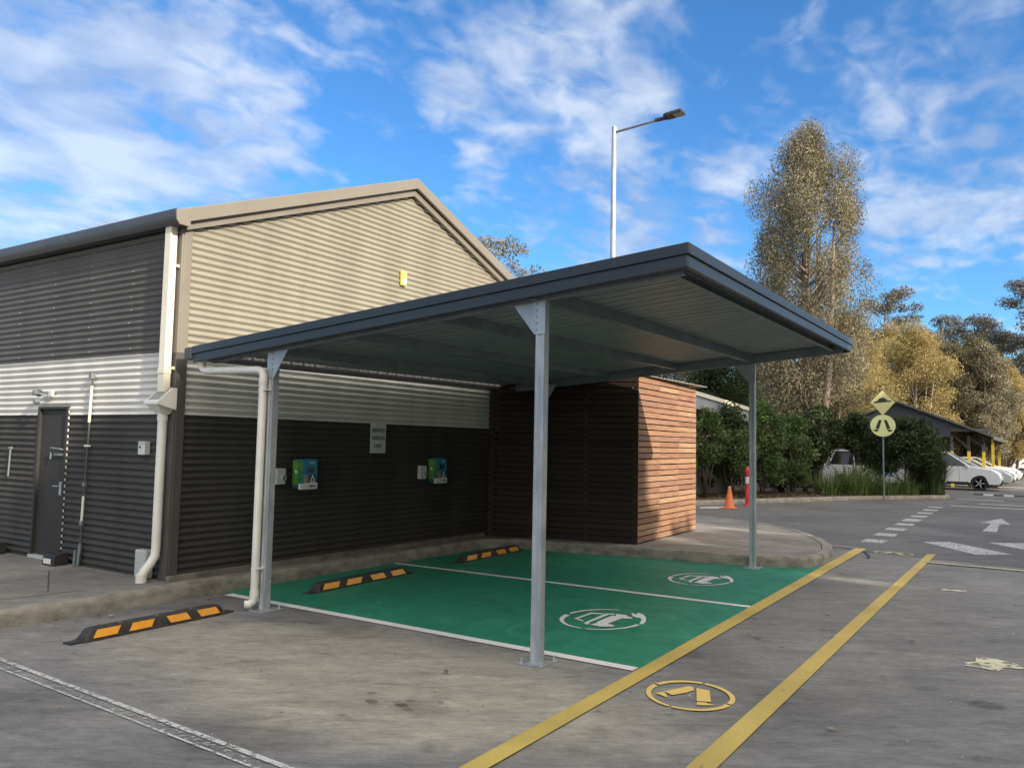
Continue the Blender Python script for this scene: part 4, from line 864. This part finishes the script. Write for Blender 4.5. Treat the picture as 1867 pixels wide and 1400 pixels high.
dome = lambda R_: (lambda t: R_*(.55+.45*math.sin(math.pi*min(1, t*1.15)**.8)) if t < .87 else R_*(1-t)/.13*.55+.1)
T = [('gum_tree', 'golden leafed tree right of the tall tree, behind the signs', (54.5, 10.3, 0), 9.6, 3.6, 1.2, lm_gold, m_bark, 21),
     ('gum_tree', 'golden leafed tree directly above the dark carport ridge', (57, 6.9, 0), 9.5, 3.0, 1.0, lm_gold, m_bark, 22),
     ('gum_tree', 'brownish leafed tree above the right roof slope', (60, 5.0, 0), 8.6, 2.1, 1.2, lm_brown, m_bark, 23),
     ('gum_tree', 'pale trunked tree at the right end of the dark carport', (60, 3.1, 0), 8.4, 2.0, 1.6, lm_tall, m_bark, 24),
     ('gum_tree', 'golden brown tree filling the middle of the lit tree line', (62, 8.9, 0), 10.2, 2.8, 1.0, lm_gold, m_bark, 31),
     ('gum_tree', 'mixed olive tree just right of the sign tops', (63, 6.4, 0), 9.8, 2.5, 1.0, lm_tall, m_bark, 32),
     ('gum_tree', 'olive tree over the yellow posts', (64, 3.9, 0), 9.3, 2.4, 1.4, lm_brown, m_bark, 33),
     ('gum_tree', 'small golden tree over the cream fascia', (66, 2.0, 0), 7.4, 1.8, 1.6, lm_gold, m_bark, 34),
     ('gum_tree', 'reddish leafed tree beside the tall tree trunk', (47, 10.2, 0), 8.2, 2.3, 1.2, lm_brown, m_bark, 25),
     ('gum_tree', 'yellow-green tree behind the dark hedge', (46, 12.6, 0), 6.8, 2.6, 1.0, lm_gold, m_bark, 26),
     ('gum_tree', 'brown tree seen through the posts right of the tall trunk', (42, 12.4, 0), 6.6, 2.4, .8, lm_brown, m_barkd, 27),
     ('gum_tree', 'dark leafy tree behind the pale low roof', (40, 16.6, 0), 7.4, 3.1, 1.0, lm_brown, m_bark, 28),
     ('gum_tree', 'dark tree at the left behind the timber enclosure', (37, 17.2, 0), 7.2, 2.8, 1.0, lm_dark, m_barkd, 29),
     ('gum_tree', 'dark tree between the carport posts', (38, 13.0, 0), 6.2, 2.3, .8, lm_dark, m_barkd, 30)]
for nm, lb, b, h, r0, zl, lm, bm, sd_ in T:
    make_tree(nm, lb, 'tree', b, h, dome(r0), zl, 120, .55*r0/2.6+.2, 380, .135, lm, bm, .14, sd_, 'trees behind the car park', droop=.5, stems=3)
# tall far gums with open crowns
def r_open(R_): return lambda t: R_*(.35+.65*math.sin(math.pi*(.15+.8*t)))
for lb, b, h, r0, zl, sd_, n in (('distant gum with open crown between tall tree and dark gums', (84, 12.6, 0), 16.8, 5.0, 8.5, 41, 46),
                     ('distant dark gum in the middle of the far tree line', (90, 8.4, 0), 15.0, 4.6, 7.5, 42, 50),
                     ('distant dark gum right of the middle one', (88, 5.2, 0), 14.6, 3.8, 7.0, 43, 42),
                     ('distant tall gum at the right edge', (84, 1.0, 0), 17.0, 3.6, 5.5, 44, 60),
                     ('distant gum just outside the right edge', (80, -3.5, 0), 17.5, 4.5, 5, 45, 50),
                     ('distant gum between the tall tree and the golden trees', (82, 16.0, 0), 14.5, 4.4, 6, 47, 50),
                     ('distant gum above the pale trunked tree', (86, 3.0, 0), 12.5, 4.2, 5, 48, 60),
                     ('distant gum behind the middle of the golden trees', (92, 10.2, 0), 13.2, 4.5, 5, 49, 60),
                     ('pale distant gum low between the far crowns', (95, 13.5, 0), 13.0, 4.0, 6, 46, 40)):
    make_tree('eucalyptus', lb, 'tree', b, h, r_open(r0), zl, n, 1.0, 260, .26, lm_euc, m_bark, .28, sd_, 'far gum trees', droop=.4, edge=.2, sq=.6)
make_tree('eucalyptus', 'gum crown showing behind the right slope of the gable', 'tree', (47.5, 32.6, 0), 16.3, r_open(3.6), 8, 60, .8, 150, .24, lm_tall, m_bark, .22, 51, droop=.5, edge=.2, sq=.7)
# far woodland as one mass
cl = []; rg = random.Random(77)
for i in range(420):
    y = rg.uniform(-22, 46); x = 112+rg.uniform(-8, 8)-abs(y-10)*.3; cl.append(((x, y, rg.uniform(.6, 8.2)*(1 if y > 4 else 1.15)), 1.8, 70))
tag(leaf_mesh('woodland', cl, .8, leaf_mat('shaded_wood_leaves', [(.02, .03, .018), (.045, .055, .03), (.08, .085, .05)], .1, .2), seed=78, asp=.6), 'dark far woodland behind the car park', 'woodland', kind='stuff')
cl = []
for i in range(260):
    x = rg.uniform(30, 105); y = 24+(x-30)*.30+rg.uniform(-3, 3); cl.append(((x, y, rg.uniform(.5, 6.0)), 1.5, 60))
tag(leaf_mesh('woodland', cl, .6, MATS['shaded_wood_leaves'], seed=79, asp=.6), 'dark woodland behind the planting bed', 'woodland', kind='stuff')

# bushes of the bed
def bush(lb, b, h, r0, zl, lm, sd_, n=34, nl=190, ls=.11, tr=.035, stems=5):
    make_tree('bush', lb, 'bush', b, h, lambda t: r0*(.7+.3*math.sin(math.pi*t)) if t < .8 else r0*(1.25-t)*1.5, zl, n, .34, nl, ls, lm, m_barkd, tr, sd_, 'bushes of the planting bed', droop=.1, asp=.45, stems=stems)
bush('green bush nearest the timber enclosure', (24.0, 9.6, .12), 2.75, .85, .9, lm_bush, 61)
bush('green bush behind the traffic cone', (25.0, 9.05, .12), 2.7, .8, 1.0, lm_bush, 62)
bush('dark bush behind the far carport post', (26.6, 8.75, .12), 2.85, .9, .7, lm_dark, 63)
bush('tall green bush just right of the far carport post', (27.9, 8.1, .12), 3.0, .95, .5, lm_bush, 64, 40)
bush('leafy green bush below the tall tree trunk', (29.4, 7.5, .12), 2.7, .9, .4, lm_bush, 65)
bush('low dark bush under the tall tree', (30.3, 8.1, .12), 2.3, 1.0, .3, lm_dark, 66)
bush('large dark bush in front of the white car rear', (32.6, 7.35, .12), 3.2, 1.1, 1.55, lm_dark, 67, 44)
bush('dark bush left of the road sign', (33.4, 6.1, .12), 2.9, .75, 1.7, lm_dark, 68)
bush('low dark bush behind the hedge', (29.0, 9.6, .12), 2.6, 1.2, .3, lm_dark, 69)
bush('dark bush deep behind the cone', (27.0, 10.6, .12), 2.9, 1.3, .3, lm_dark, 70)
bush('small round green tree on a thin trunk right of the road sign', (33.3, 4.35, .12), 2.75, 1.4, .95, lm_dark, 71, 70, 230, .10, .03, 1)
bush('dark bush right of the large dark one', (33.6, 5.3, .12), 1.9, .75, .9, lm_dark, 73)
bush('dark low bush behind the grass at the bed corner', (34.4, 3.75, .12), 1.75, .6, .5, lm_dark, 74)
bush('dark bush filling the gap before the wagon window', (31.8, 7.6, .12), 2.5, .9, .9, lm_dark, 75)
bush('spindly shrub at the kerb below the hedge', (26.0, 8.2, .12), 2.2, .45, .9, lm_bush, 72, 14, 90, .09, .02, 2)

def grass(lb, c, r0, h, n, sd_, mat=None):
    rs_ = np.random.RandomState(sd_); mb = MB()
    for i in range(n):
        a = rs_.uniform(0, 6.283); rr_ = r0*.55*rs_.uniform()**.5; x, y = c[0]+math.cos(a)*rr_, c[1]+math.sin(a)*rr_; b = rs_.uniform(0, 6.283) if rs_.uniform() < .4 else a
        L_ = h*rs_.uniform(.35, 1.15); out = r0*(.1+1.1*rs_.uniform()**1.5)*L_/h; w = .010+.010*rs_.uniform(); px_, py_ = -math.sin(b)*w, math.cos(b)*w; pts = []
        for k in range(4):
            t = k/3; ww = 1-t*.85; X = x+math.cos(b)*out*t**1.7; Y = y+math.sin(b)*out*t**1.7; Z = c[2]+L_*(t-.32*t**3*(out/h)); pts += [(X-px_*ww, Y-py_*ww, Z), (X+px_*ww, Y+py_*ww, Z)]
        mb.add(pts, [(0, 1, 3, 2), (2, 3, 5, 4), (4, 5, 7, 6)])
    tag(mb.build('grass_tussock', mat or lm_grass, origin=c), lb, 'grass clump', 'grass clumps along the bed')
grass('broad yellow-green grass clump left of the road sign', (31.6, 5.85, .12), 1.15, 1.2, 800, 81)
grass('grass clump at the left of the broad one', (30.7, 6.55, .12), .8, .85, 380, 82)
grass('grass clump right behind the road sign pole', (32.3, 4.95, .12), .85, .8, 360, 83)
grass('grass clump under the small round tree', (33.0, 4.3, .12), .7, .7, 300, 84)
grass('dense tall green grass clump at the bed corner', (34.1, 3.6, .12), .8, 1.55, 900, 85, lm_dark)
grass('tall green grass clump behind the bed corner', (34.7, 4.1, .12), .7, 1.5, 450, 86, lm_grass)
cl = [((rg.uniform(22.5, 34), 0, .13), .25, 30) for _ in range(150)]
cl = [((x, 9.6-.53*(x-22.5)+.35+rg.uniform(0, 1.6), .14), .22, 26) for (x, _, _), _, _ in cl]
tag(leaf_mesh('ground_cover', cl, .09, leaf_mat('dry_ground_cover', [(.04, .035, .02), (.10, .075, .04), (.16, .12, .06)], .1, 2), seed=90, sq=.35), 'dry leaf and twig cover on the planting bed', 'ground cover', kind='stuff')

# ------------------------------------------------------------------ low pale building behind the hedge
lb_ = empty('low_building', (25, 10.5, 0), 'low pale building with grey fascia behind the green hedge', 'building')
MB().prism([(20.5, 10.6, 0), (29.2, 9.75, 0), (30.6, 15, 0), (21, 16, 0)], (0, 0, 2.55)).build('wall', pmat('pale_render', (.42, .40, .36), None, scale=1.5, rough=.8), lb_)
def q3(x, y, z): return Vector((x, y, z))
A0, A1 = q3(20.2, 9.55, 3.73), q3(28.9, 8.86, 3.12)
mb = MB(); bk = Vector((1.2, 5.5, .5)); mb.hexa([A0-Vector((0, 0, .50)), A1-Vector((0, 0, .48)), A1+bk-Vector((0, 0, .48)), A0+bk-Vector((0, 0, .5)), A0, A1, A1+bk, A0+bk]); mb.build('roof_fascia', pmat('grey_fascia', (.33, .35, .37), None, scale=2, rough=.5), lb_)
mb = MB(); o = Vector((-.01, -.06, 0)); mb.hexa([A0+o-Vector((0, 0, .08)), A1+o-Vector((0, 0, .08)), A1+bk-Vector((0, 0, .06)), A0+bk-Vector((0, 0, .06)), A0+o+Vector((0, 0, .05)), A1+o+Vector((0, 0, .05)), A1+bk+Vector((0, 0, .05)), A0+bk+Vector((0, 0, .05))]); mb.build('roof', m_cream, lb_)

# ------------------------------------------------------------------ dark weatherboard carport with yellow posts
wb = empty('weatherboard_shelter', (46, 5, 0), 'dark weatherboard gabled car shelter on yellow posts', 'car shelter')
GX = 46.0
def ridge(y): return 4.22-(abs(y-6.35))*.415
mb = MB(); n = 16; zlo = 2.5
for j in range(n):
    z0 = zlo+j*.105; z1 = z0+.105
    yr = 6.35-(4.18-z0)/.415 if z0 < 4.18 else 6.35; yl = 6.35+(4.18-z0)/.415; yr = max(yr, 3.95 if z0 < 2.9 else 2.3+.0); yr = max(yr, 6.35-(4.18-z0)/.415)
    yr1 = max(6.35-max(0, (4.18-z1))/.415, 3.95 if z0 < 2.9 else 2.3); yl1 = 6.35+max(0, 4.18-z1)/.415
    mb.add([(GX-.03, yr, z0), (GX-.03, yl, z0), (GX, yl1, z1), (GX, yr1, z1), (GX, yr, z0), (GX, yl, z0)], [(0, 1, 2, 3), (0, 4, 5, 1)])
mb.build('weatherboards', pmat('dark_weatherboard', (.055, .065, .075), (.045, .052, .06), scale=2, rough=.6), wb)
m_wroof = pmat('dark_roof_sheet', (.075, .075, .07), (.06, .06, .055), scale=2, rough=.5)
for s, ye in ((-1, 2.1), (1, 10.6)):
    z0 = ridge(6.35); z1 = ridge(ye); mb = MB()
    mb.hexa([(GX-.25, 6.35, z0), (GX+16, 6.35, z0), (GX+16, ye, z1), (GX-.25, ye, z1), (GX-.25, 6.35, z0+.10), (GX+16, 6.35, z0+.10), (GX+16, ye, z1+.10), (GX-.25, ye, z1+.10)]); mb.build('roof', m_wroof, wb)
MB().box((GX+8, 2.13, 2.46), (16.4, .08, .16)).build('gutter', m_wroof, wb)
MB().box((GX, 3.1, 2.83), (.12, 1.7, .14)).build('tie_beam', m_trimd, wb)
mb = MB().box((GX+16, 6.35, 1.2), (.1, 8.4, 2.6)).box((GX+8, 10.4, 1.2), (16, .1, 2.4)); mb.build('rear_wall', m_trimd, wb)
m_ypost = pmat('yellow_post_paint', (.66, .52, .03), (.56, .43, .03), scale=4, rough=.5)
for i, (x, y) in enumerate(((46.1, 3.92), (46.6, 3.22), (47.3, 2.62), (52.2, 2.45), (59.5, 2.45), (50, 5.5), (55, 5.5))):
    p = MB().box((x, y, 1.25), (.13, .13, 2.5)).build('post', m_ypost, wb)
    if i < 3: MB().box((x, y, 2.15), (.136, .136, .75)).build('post_sleeve', m_trimd, p)
MB().bar((47.3, 2.45, 1.9), (47.3, 3.3, 2.55), .1, .1).bar((46.6, 3.2, 1.9), (46.6, 4.0, 2.7), .1, .1).each('brace', m_trimd, wb)
wb2 = empty('cream_shelter', (66, 3.0, 0), 'second car shelter with cream fascia beyond the yellow posts', 'car shelter')
MB().prism([(62.5, 5.2, 3.35), (62.5, 2.6, 2.75), (62.5, 2.6, 2.9), (62.5, 5.2, 3.5)], (12, 0, 0)).build('roof', m_wroof, wb2)
MB().box((68.5, 2.5, 2.78), (12.4, .14, .2)).box((62.3, 3.4, 2.72), (.14, 1.9, .2)).build('fascia', m_cream, wb2)
for x in (62.6, 73.5): MB().box((x, 2.62, 1.35), (.16, .16, 2.7)).build('post', m_ypost, wb2)
MB().box((68.5, 5.1, 1.3), (12, .1, 2.6)).build('wall', m_trimd, wb2)

# fence at the far right
fe = empty('metal_fence', (72, .8, 0), 'grey metal railing fence at the far right', 'fence')
mb = MB()
for z in (.2, 1.5): mb.bar((77, 2.6, z), (77, -5.5, z), .05, .05)
mb.each('rail', m_galvd, fe); mb = MB()
for i in range(66): mb.box((77, 2.5-i*.12, .85), (.022, .022, 1.3))
mb.each('bar', m_galvd, fe); mb = MB()
for i in range(4): mb.box((77, 2.55-i*2.6, .8), (.07, .07, 1.6))
mb.each('post', m_galvd, fe)

# ------------------------------------------------------------------ cars
def car(x, y, rz, label, paint, kind='suv', letters=None):
    """nose towards local +X; origin on the ground at mid length"""
    e = empty('parked_car', (0, 0, 0), label, 'car', 'white cars parked beyond the planting'); S = {}
    if kind == 'suv': L_, Wd, H, bonnet, bz = 4.75, 1.86, 1.74, 1.12, 1.06
    else: L_, Wd, H, bonnet, bz = 4.5, 1.78, 1.48, 1.18, .95
    hl = L_/2
    side = [(-hl, .45), (-hl+.03, .95), (-hl+.08, bz+.0), (hl-bonnet-.05, bz), (hl-.35, bz-.12), (hl-.10, bz-.28), (hl, .62), (hl-.02, .38), (hl-.1, .30), (-hl+.1, .30)]
    def arch(cx):  # wheel arch cut points
        return [(cx+.37*math.cos(R(a)), .33+.37*math.sin(R(a))) for a in range(-5, 190, 18)]
    xf, xr = hl-.86, -hl+.88
    prof = side[:8] + [(hl-.1, .30)] + arch(xf) + arch(xr) + [(-hl+.1, .30)]
    rows = []; 
    for yy, ins, dz in ((-Wd/2, .05, -.0), (-Wd/2+.10, .0, .035), (0, -.05, .06), (Wd/2-.10, 0, .035), (Wd/2, .05, 0)):
        rows.append([(p[0]*(1-ins/ hl*(1 if abs(p[0]) > hl-.6 else 0)) if p[1] > .31 else p[0], yy, p[1]+(dz if p[1] > bz-.35 and p[1] <= bz+.01 and abs(p[0]) < hl-.05 else 0)) for p in prof])
    mb = MB(); n = len(prof)
    for r in rows: mb.v += r
    for k in range(len(rows)-1):
        for i in range(n): mb.f.append((k*n+i, k*n+(i+1) % n, (k+1)*n+(i+1) % n, (k+1)*n+i))
    mb.f.append(tuple(range(n))[::-1]); mb.f.append(tuple((len(rows)-1)*n+i for i in range(n)))
    body = mb.build('body', paint, e, smooth=True)
    # cabin
    cr = -hl+(.16 if kind == 'suv' else .55); cf = hl-bonnet
    low = [(cr, bz-.01), (cf, bz-.01)]; top = [(cr+(.30 if kind == 'suv' else .75), H-.04), (cf-.95, H-.02)]
    def ring(x0, x1, z, w, rnd=.1): return [(x0, -w+rnd, z), (x0+rnd*.6, -w, z), (x1-rnd*.6, -w, z), (x1, -w+rnd, z), (x1, w-rnd, z), (x1-rnd*.6, w, z), (x0+rnd*.6, w, z), (x0, w-rnd, z)]
    r0 = ring(cr, cf, bz-.02, Wd/2-.04); r1 = ring(top[0][0], top[1][0], H-.06, Wd/2-.20); r2 = ring(top[0][0]+.12, top[1][0]-.12, H, Wd/2-.30)
    gl = MB(); gl.v += r0+r1; gl.f += [(i, (i+1) % 8, (i+1) % 8+8, i+8) for i in range(8)]; cab = gl.build('windows', m_glass, e, smooth=True)
    rf = MB(); r1b = [(a, b*1.01, c-.03) for a, b, c in r1]; rf.v += r1b+r1+r2; rf.f += [(i, (i+1) % 8, (i+1) % 8+8, i+8) for i in range(8)]+[(i+8, (i+1) % 8+8, (i+1) % 8+16, i+16) for i in range(8)]+[tuple(range(16, 24))]
    rf.build('roof', paint, e, smooth=True)
    # pillars on both sides
    mb = MB()
    for s in (-1, 1):
        for (t0, t1) in ((0.02, .02), (.36, .38), (.66, .66), (.985, .985)):
            a = Vector((cr+(cf-cr)*t0, s*(Wd/2-.035), bz-.02)); b = Vector((top[0][0]+(top[1][0]-top[0][0])*t1, s*(Wd/2-.195), H-.06)); mb.bar(a, b, .07 if t0 not in (.02,) else .16, .02, up=(0, s, .3))
    mb.each('pillar', paint, e)
    if kind == 'suv':
        for s in (-1, 1): MB().tube([(top[0][0]+.1, s*(Wd/2-.28), H+.03), (top[1][0]-.15, s*(Wd/2-.28), H+.03)], .018, 6).build('roof_rail', m_galvd, e)
    for s in (-1, 1):
        for xx in (xf, xr):
            w = MB().lathe((xx, s*(Wd/2-.11), .33), [(.24, -.10), (.325, -.10), (.335, -.06), (.335, .06), (.325, .10), (.24, .10)], 22, 'Y').build('wheel', m_tyre, e, smooth=True)
            rim = MB(); rim.lathe((xx, s*(Wd/2-.03), .33), [(.225, -.02), (.225, .02), (.20, .0)], 20, 'Y')
            for k in range(5): a = R(72*k); rim.bar((xx, s*(Wd/2-.012), .33), (xx+.2*math.cos(a), s*(Wd/2-.012), .33+.2*math.sin(a)), .05, .02, up=(0, 1, 0))
            rim.build('rim', m_rim, w)
        MB().prism([(hl-.10, s*(Wd/2-.06), bz-.33), (hl-.42, s*(Wd/2+.003), bz-.26), (hl-.45, s*(Wd/2+.003), bz-.17), (hl-.17, s*(Wd/2-.10), bz-.25)], (.035, s*-.10, 0)).build('headlight', m_lamp, e)
        MB().box((-hl+.03, s*(Wd/2-.14), bz-.05), (.06, .16, .30)).build('tail_light', m_red, e)
        MB().box((cf-.25, s*(Wd/2+.07), bz+.06), (.10, .18, .12)).build('mirror', paint, e, bevel=.02)
        MB().box((0, s*(Wd/2+.002), .34), (L_-2.6, .03, .10)).build('sill', m_black, e)
    for s in (-1, 1):
        for xx in (cf-.55, -.25, -1.15): MB().box((xx, s*(Wd/2-.001), (bz+.42)/2), (.012, .006, bz-.42)).build('door_seam', m_black, e)
        for xx in (.05, -.95): MB().box((xx, s*(Wd/2+.012), bz-.16), (.18, .02, .03)).build('door_handle', m_galv, e)
    MB().box((hl-.02, 0, .40), (.10, Wd-.5, .17)).build('bumper_grille', m_black, e); MB().box((hl-.035, 0, .66), (.08, .62, .12)).build('grille', m_black, e)
    MB().box((hl+.03, 0, .52), (.01, .36, .10)).build('number_plate', m_pvc, e)
    if letters:
        text_mesh('lettering', letters, .52, (.55, -Wd/2-.006, .76), m_blue, e, rot=(R(90), 0, 0))
    e.location = (x, y, .004); e.rotation_euler.z = rz; return e
car(38.6, 5.95, R(-90), 'white wagon with blue lettering behind the road sign and bushes', m_carw, 'suv')
# lettering on the side that faces the junction


wag = [o for o in bpy.data.objects if o.name == 'parked_car'][0]
# nose is -y after rotation, the near flank is local -Y... (world -x): local text faces -Y, reads towards +X
t_ = text_mesh('lettering', 'alba', .50, (.15, -.945, .80), m_blue, None); t_.parent = wag
car(43.4, 4.05, R(-90), 'white car with its nose out beside the grass corner', m_carw, 'suv')
car(46.9, 3.6, R(-90), 'silver car nose just past the first white car', m_carg, 'sedan')
car(50.2, 3.55, R(-90), 'white sedan nose beyond the silver car', m_carw, 'sedan')
car(54.2, 3.4, R(-90), 'farthest white car nose in the shelter row', m_carw, 'sedan')
car(70.5, .3, R(-80), 'small white car by the railing fence', m_carw, 'sedan')
# rubber speed hump
hm = empty('speed_hump', (38.2, 1.5, 0), 'black and pale striped rubber speed hump across the lane', 'speed hump')
for i in range(14):
    y = 2.5-i*.35; MB().prism([(38.0, y, .004), (38.4, y, .004), (38.3, y, .055), (38.1, y, .055)], (0, -.35, 0)).build('segment', m_black if i % 2 == 0 else m_grey, hm)

# ------------------------------------------------------------------ trees across the road behind the viewer: they throw the long shade
lm_occ = leaf_mat('roadside_leaves', [(.03, .045, .02), (.05, .07, .03), (.08, .10, .045)], .05, .5)
def occ(label, x, y, h, r0, seed, zl=1.0, n=150):
    return make_tree('roadside_tree', label, 'tree', (x, y, 0), h, lambda t: r0*(.9+.1*math.sin(3*t)) if t < .82 else r0*(.9-(t-.82)*2.6), zl, n, 1.15, 85, .62, lm_occ, m_barkd, .28, seed, 'trees lining the road opposite', droop=.1, asp=.7, edge=.0)
OCC = [(-18, 15.2), (-13, 15.4), (-8.2, 15.2), (-4.4, 15.0), (-1.0, 14.7), (1.6, 14.6), (2.9, 14.5), (8.5, 11.2), (11.8, 15.5), (14.8, 17), (18.4, 17.5), (22.4, 17), (26.6, 15.5), (30.8, 15), (34.6, 14.5), (38, 12.5)]
for i, (x, h) in enumerate(OCC):
    if x in (2.9, 1.6, 8.5): r0 = 1.4
    elif x in (11.8,): r0 = 1.9
    else: r0 = 2.6
    occ('broad leafy roadside tree in the row opposite the carport', x, -20+(i % 2)*.6, h, r0, 100+i)

make_tree('roadside_tree', 'narrow pointed roadside tree beside the gap in the row opposite', 'tree', (4.7, -20, 0), 14.0, lambda t: 2.5 if t < .86 else 2.5-(t-.86)*9.5, 1.0, 240, .6, 130, .4, lm_occ, m_barkd, .28, 140, 'trees lining the road opposite', droop=.1, asp=.7, edge=.0, lobes=0)
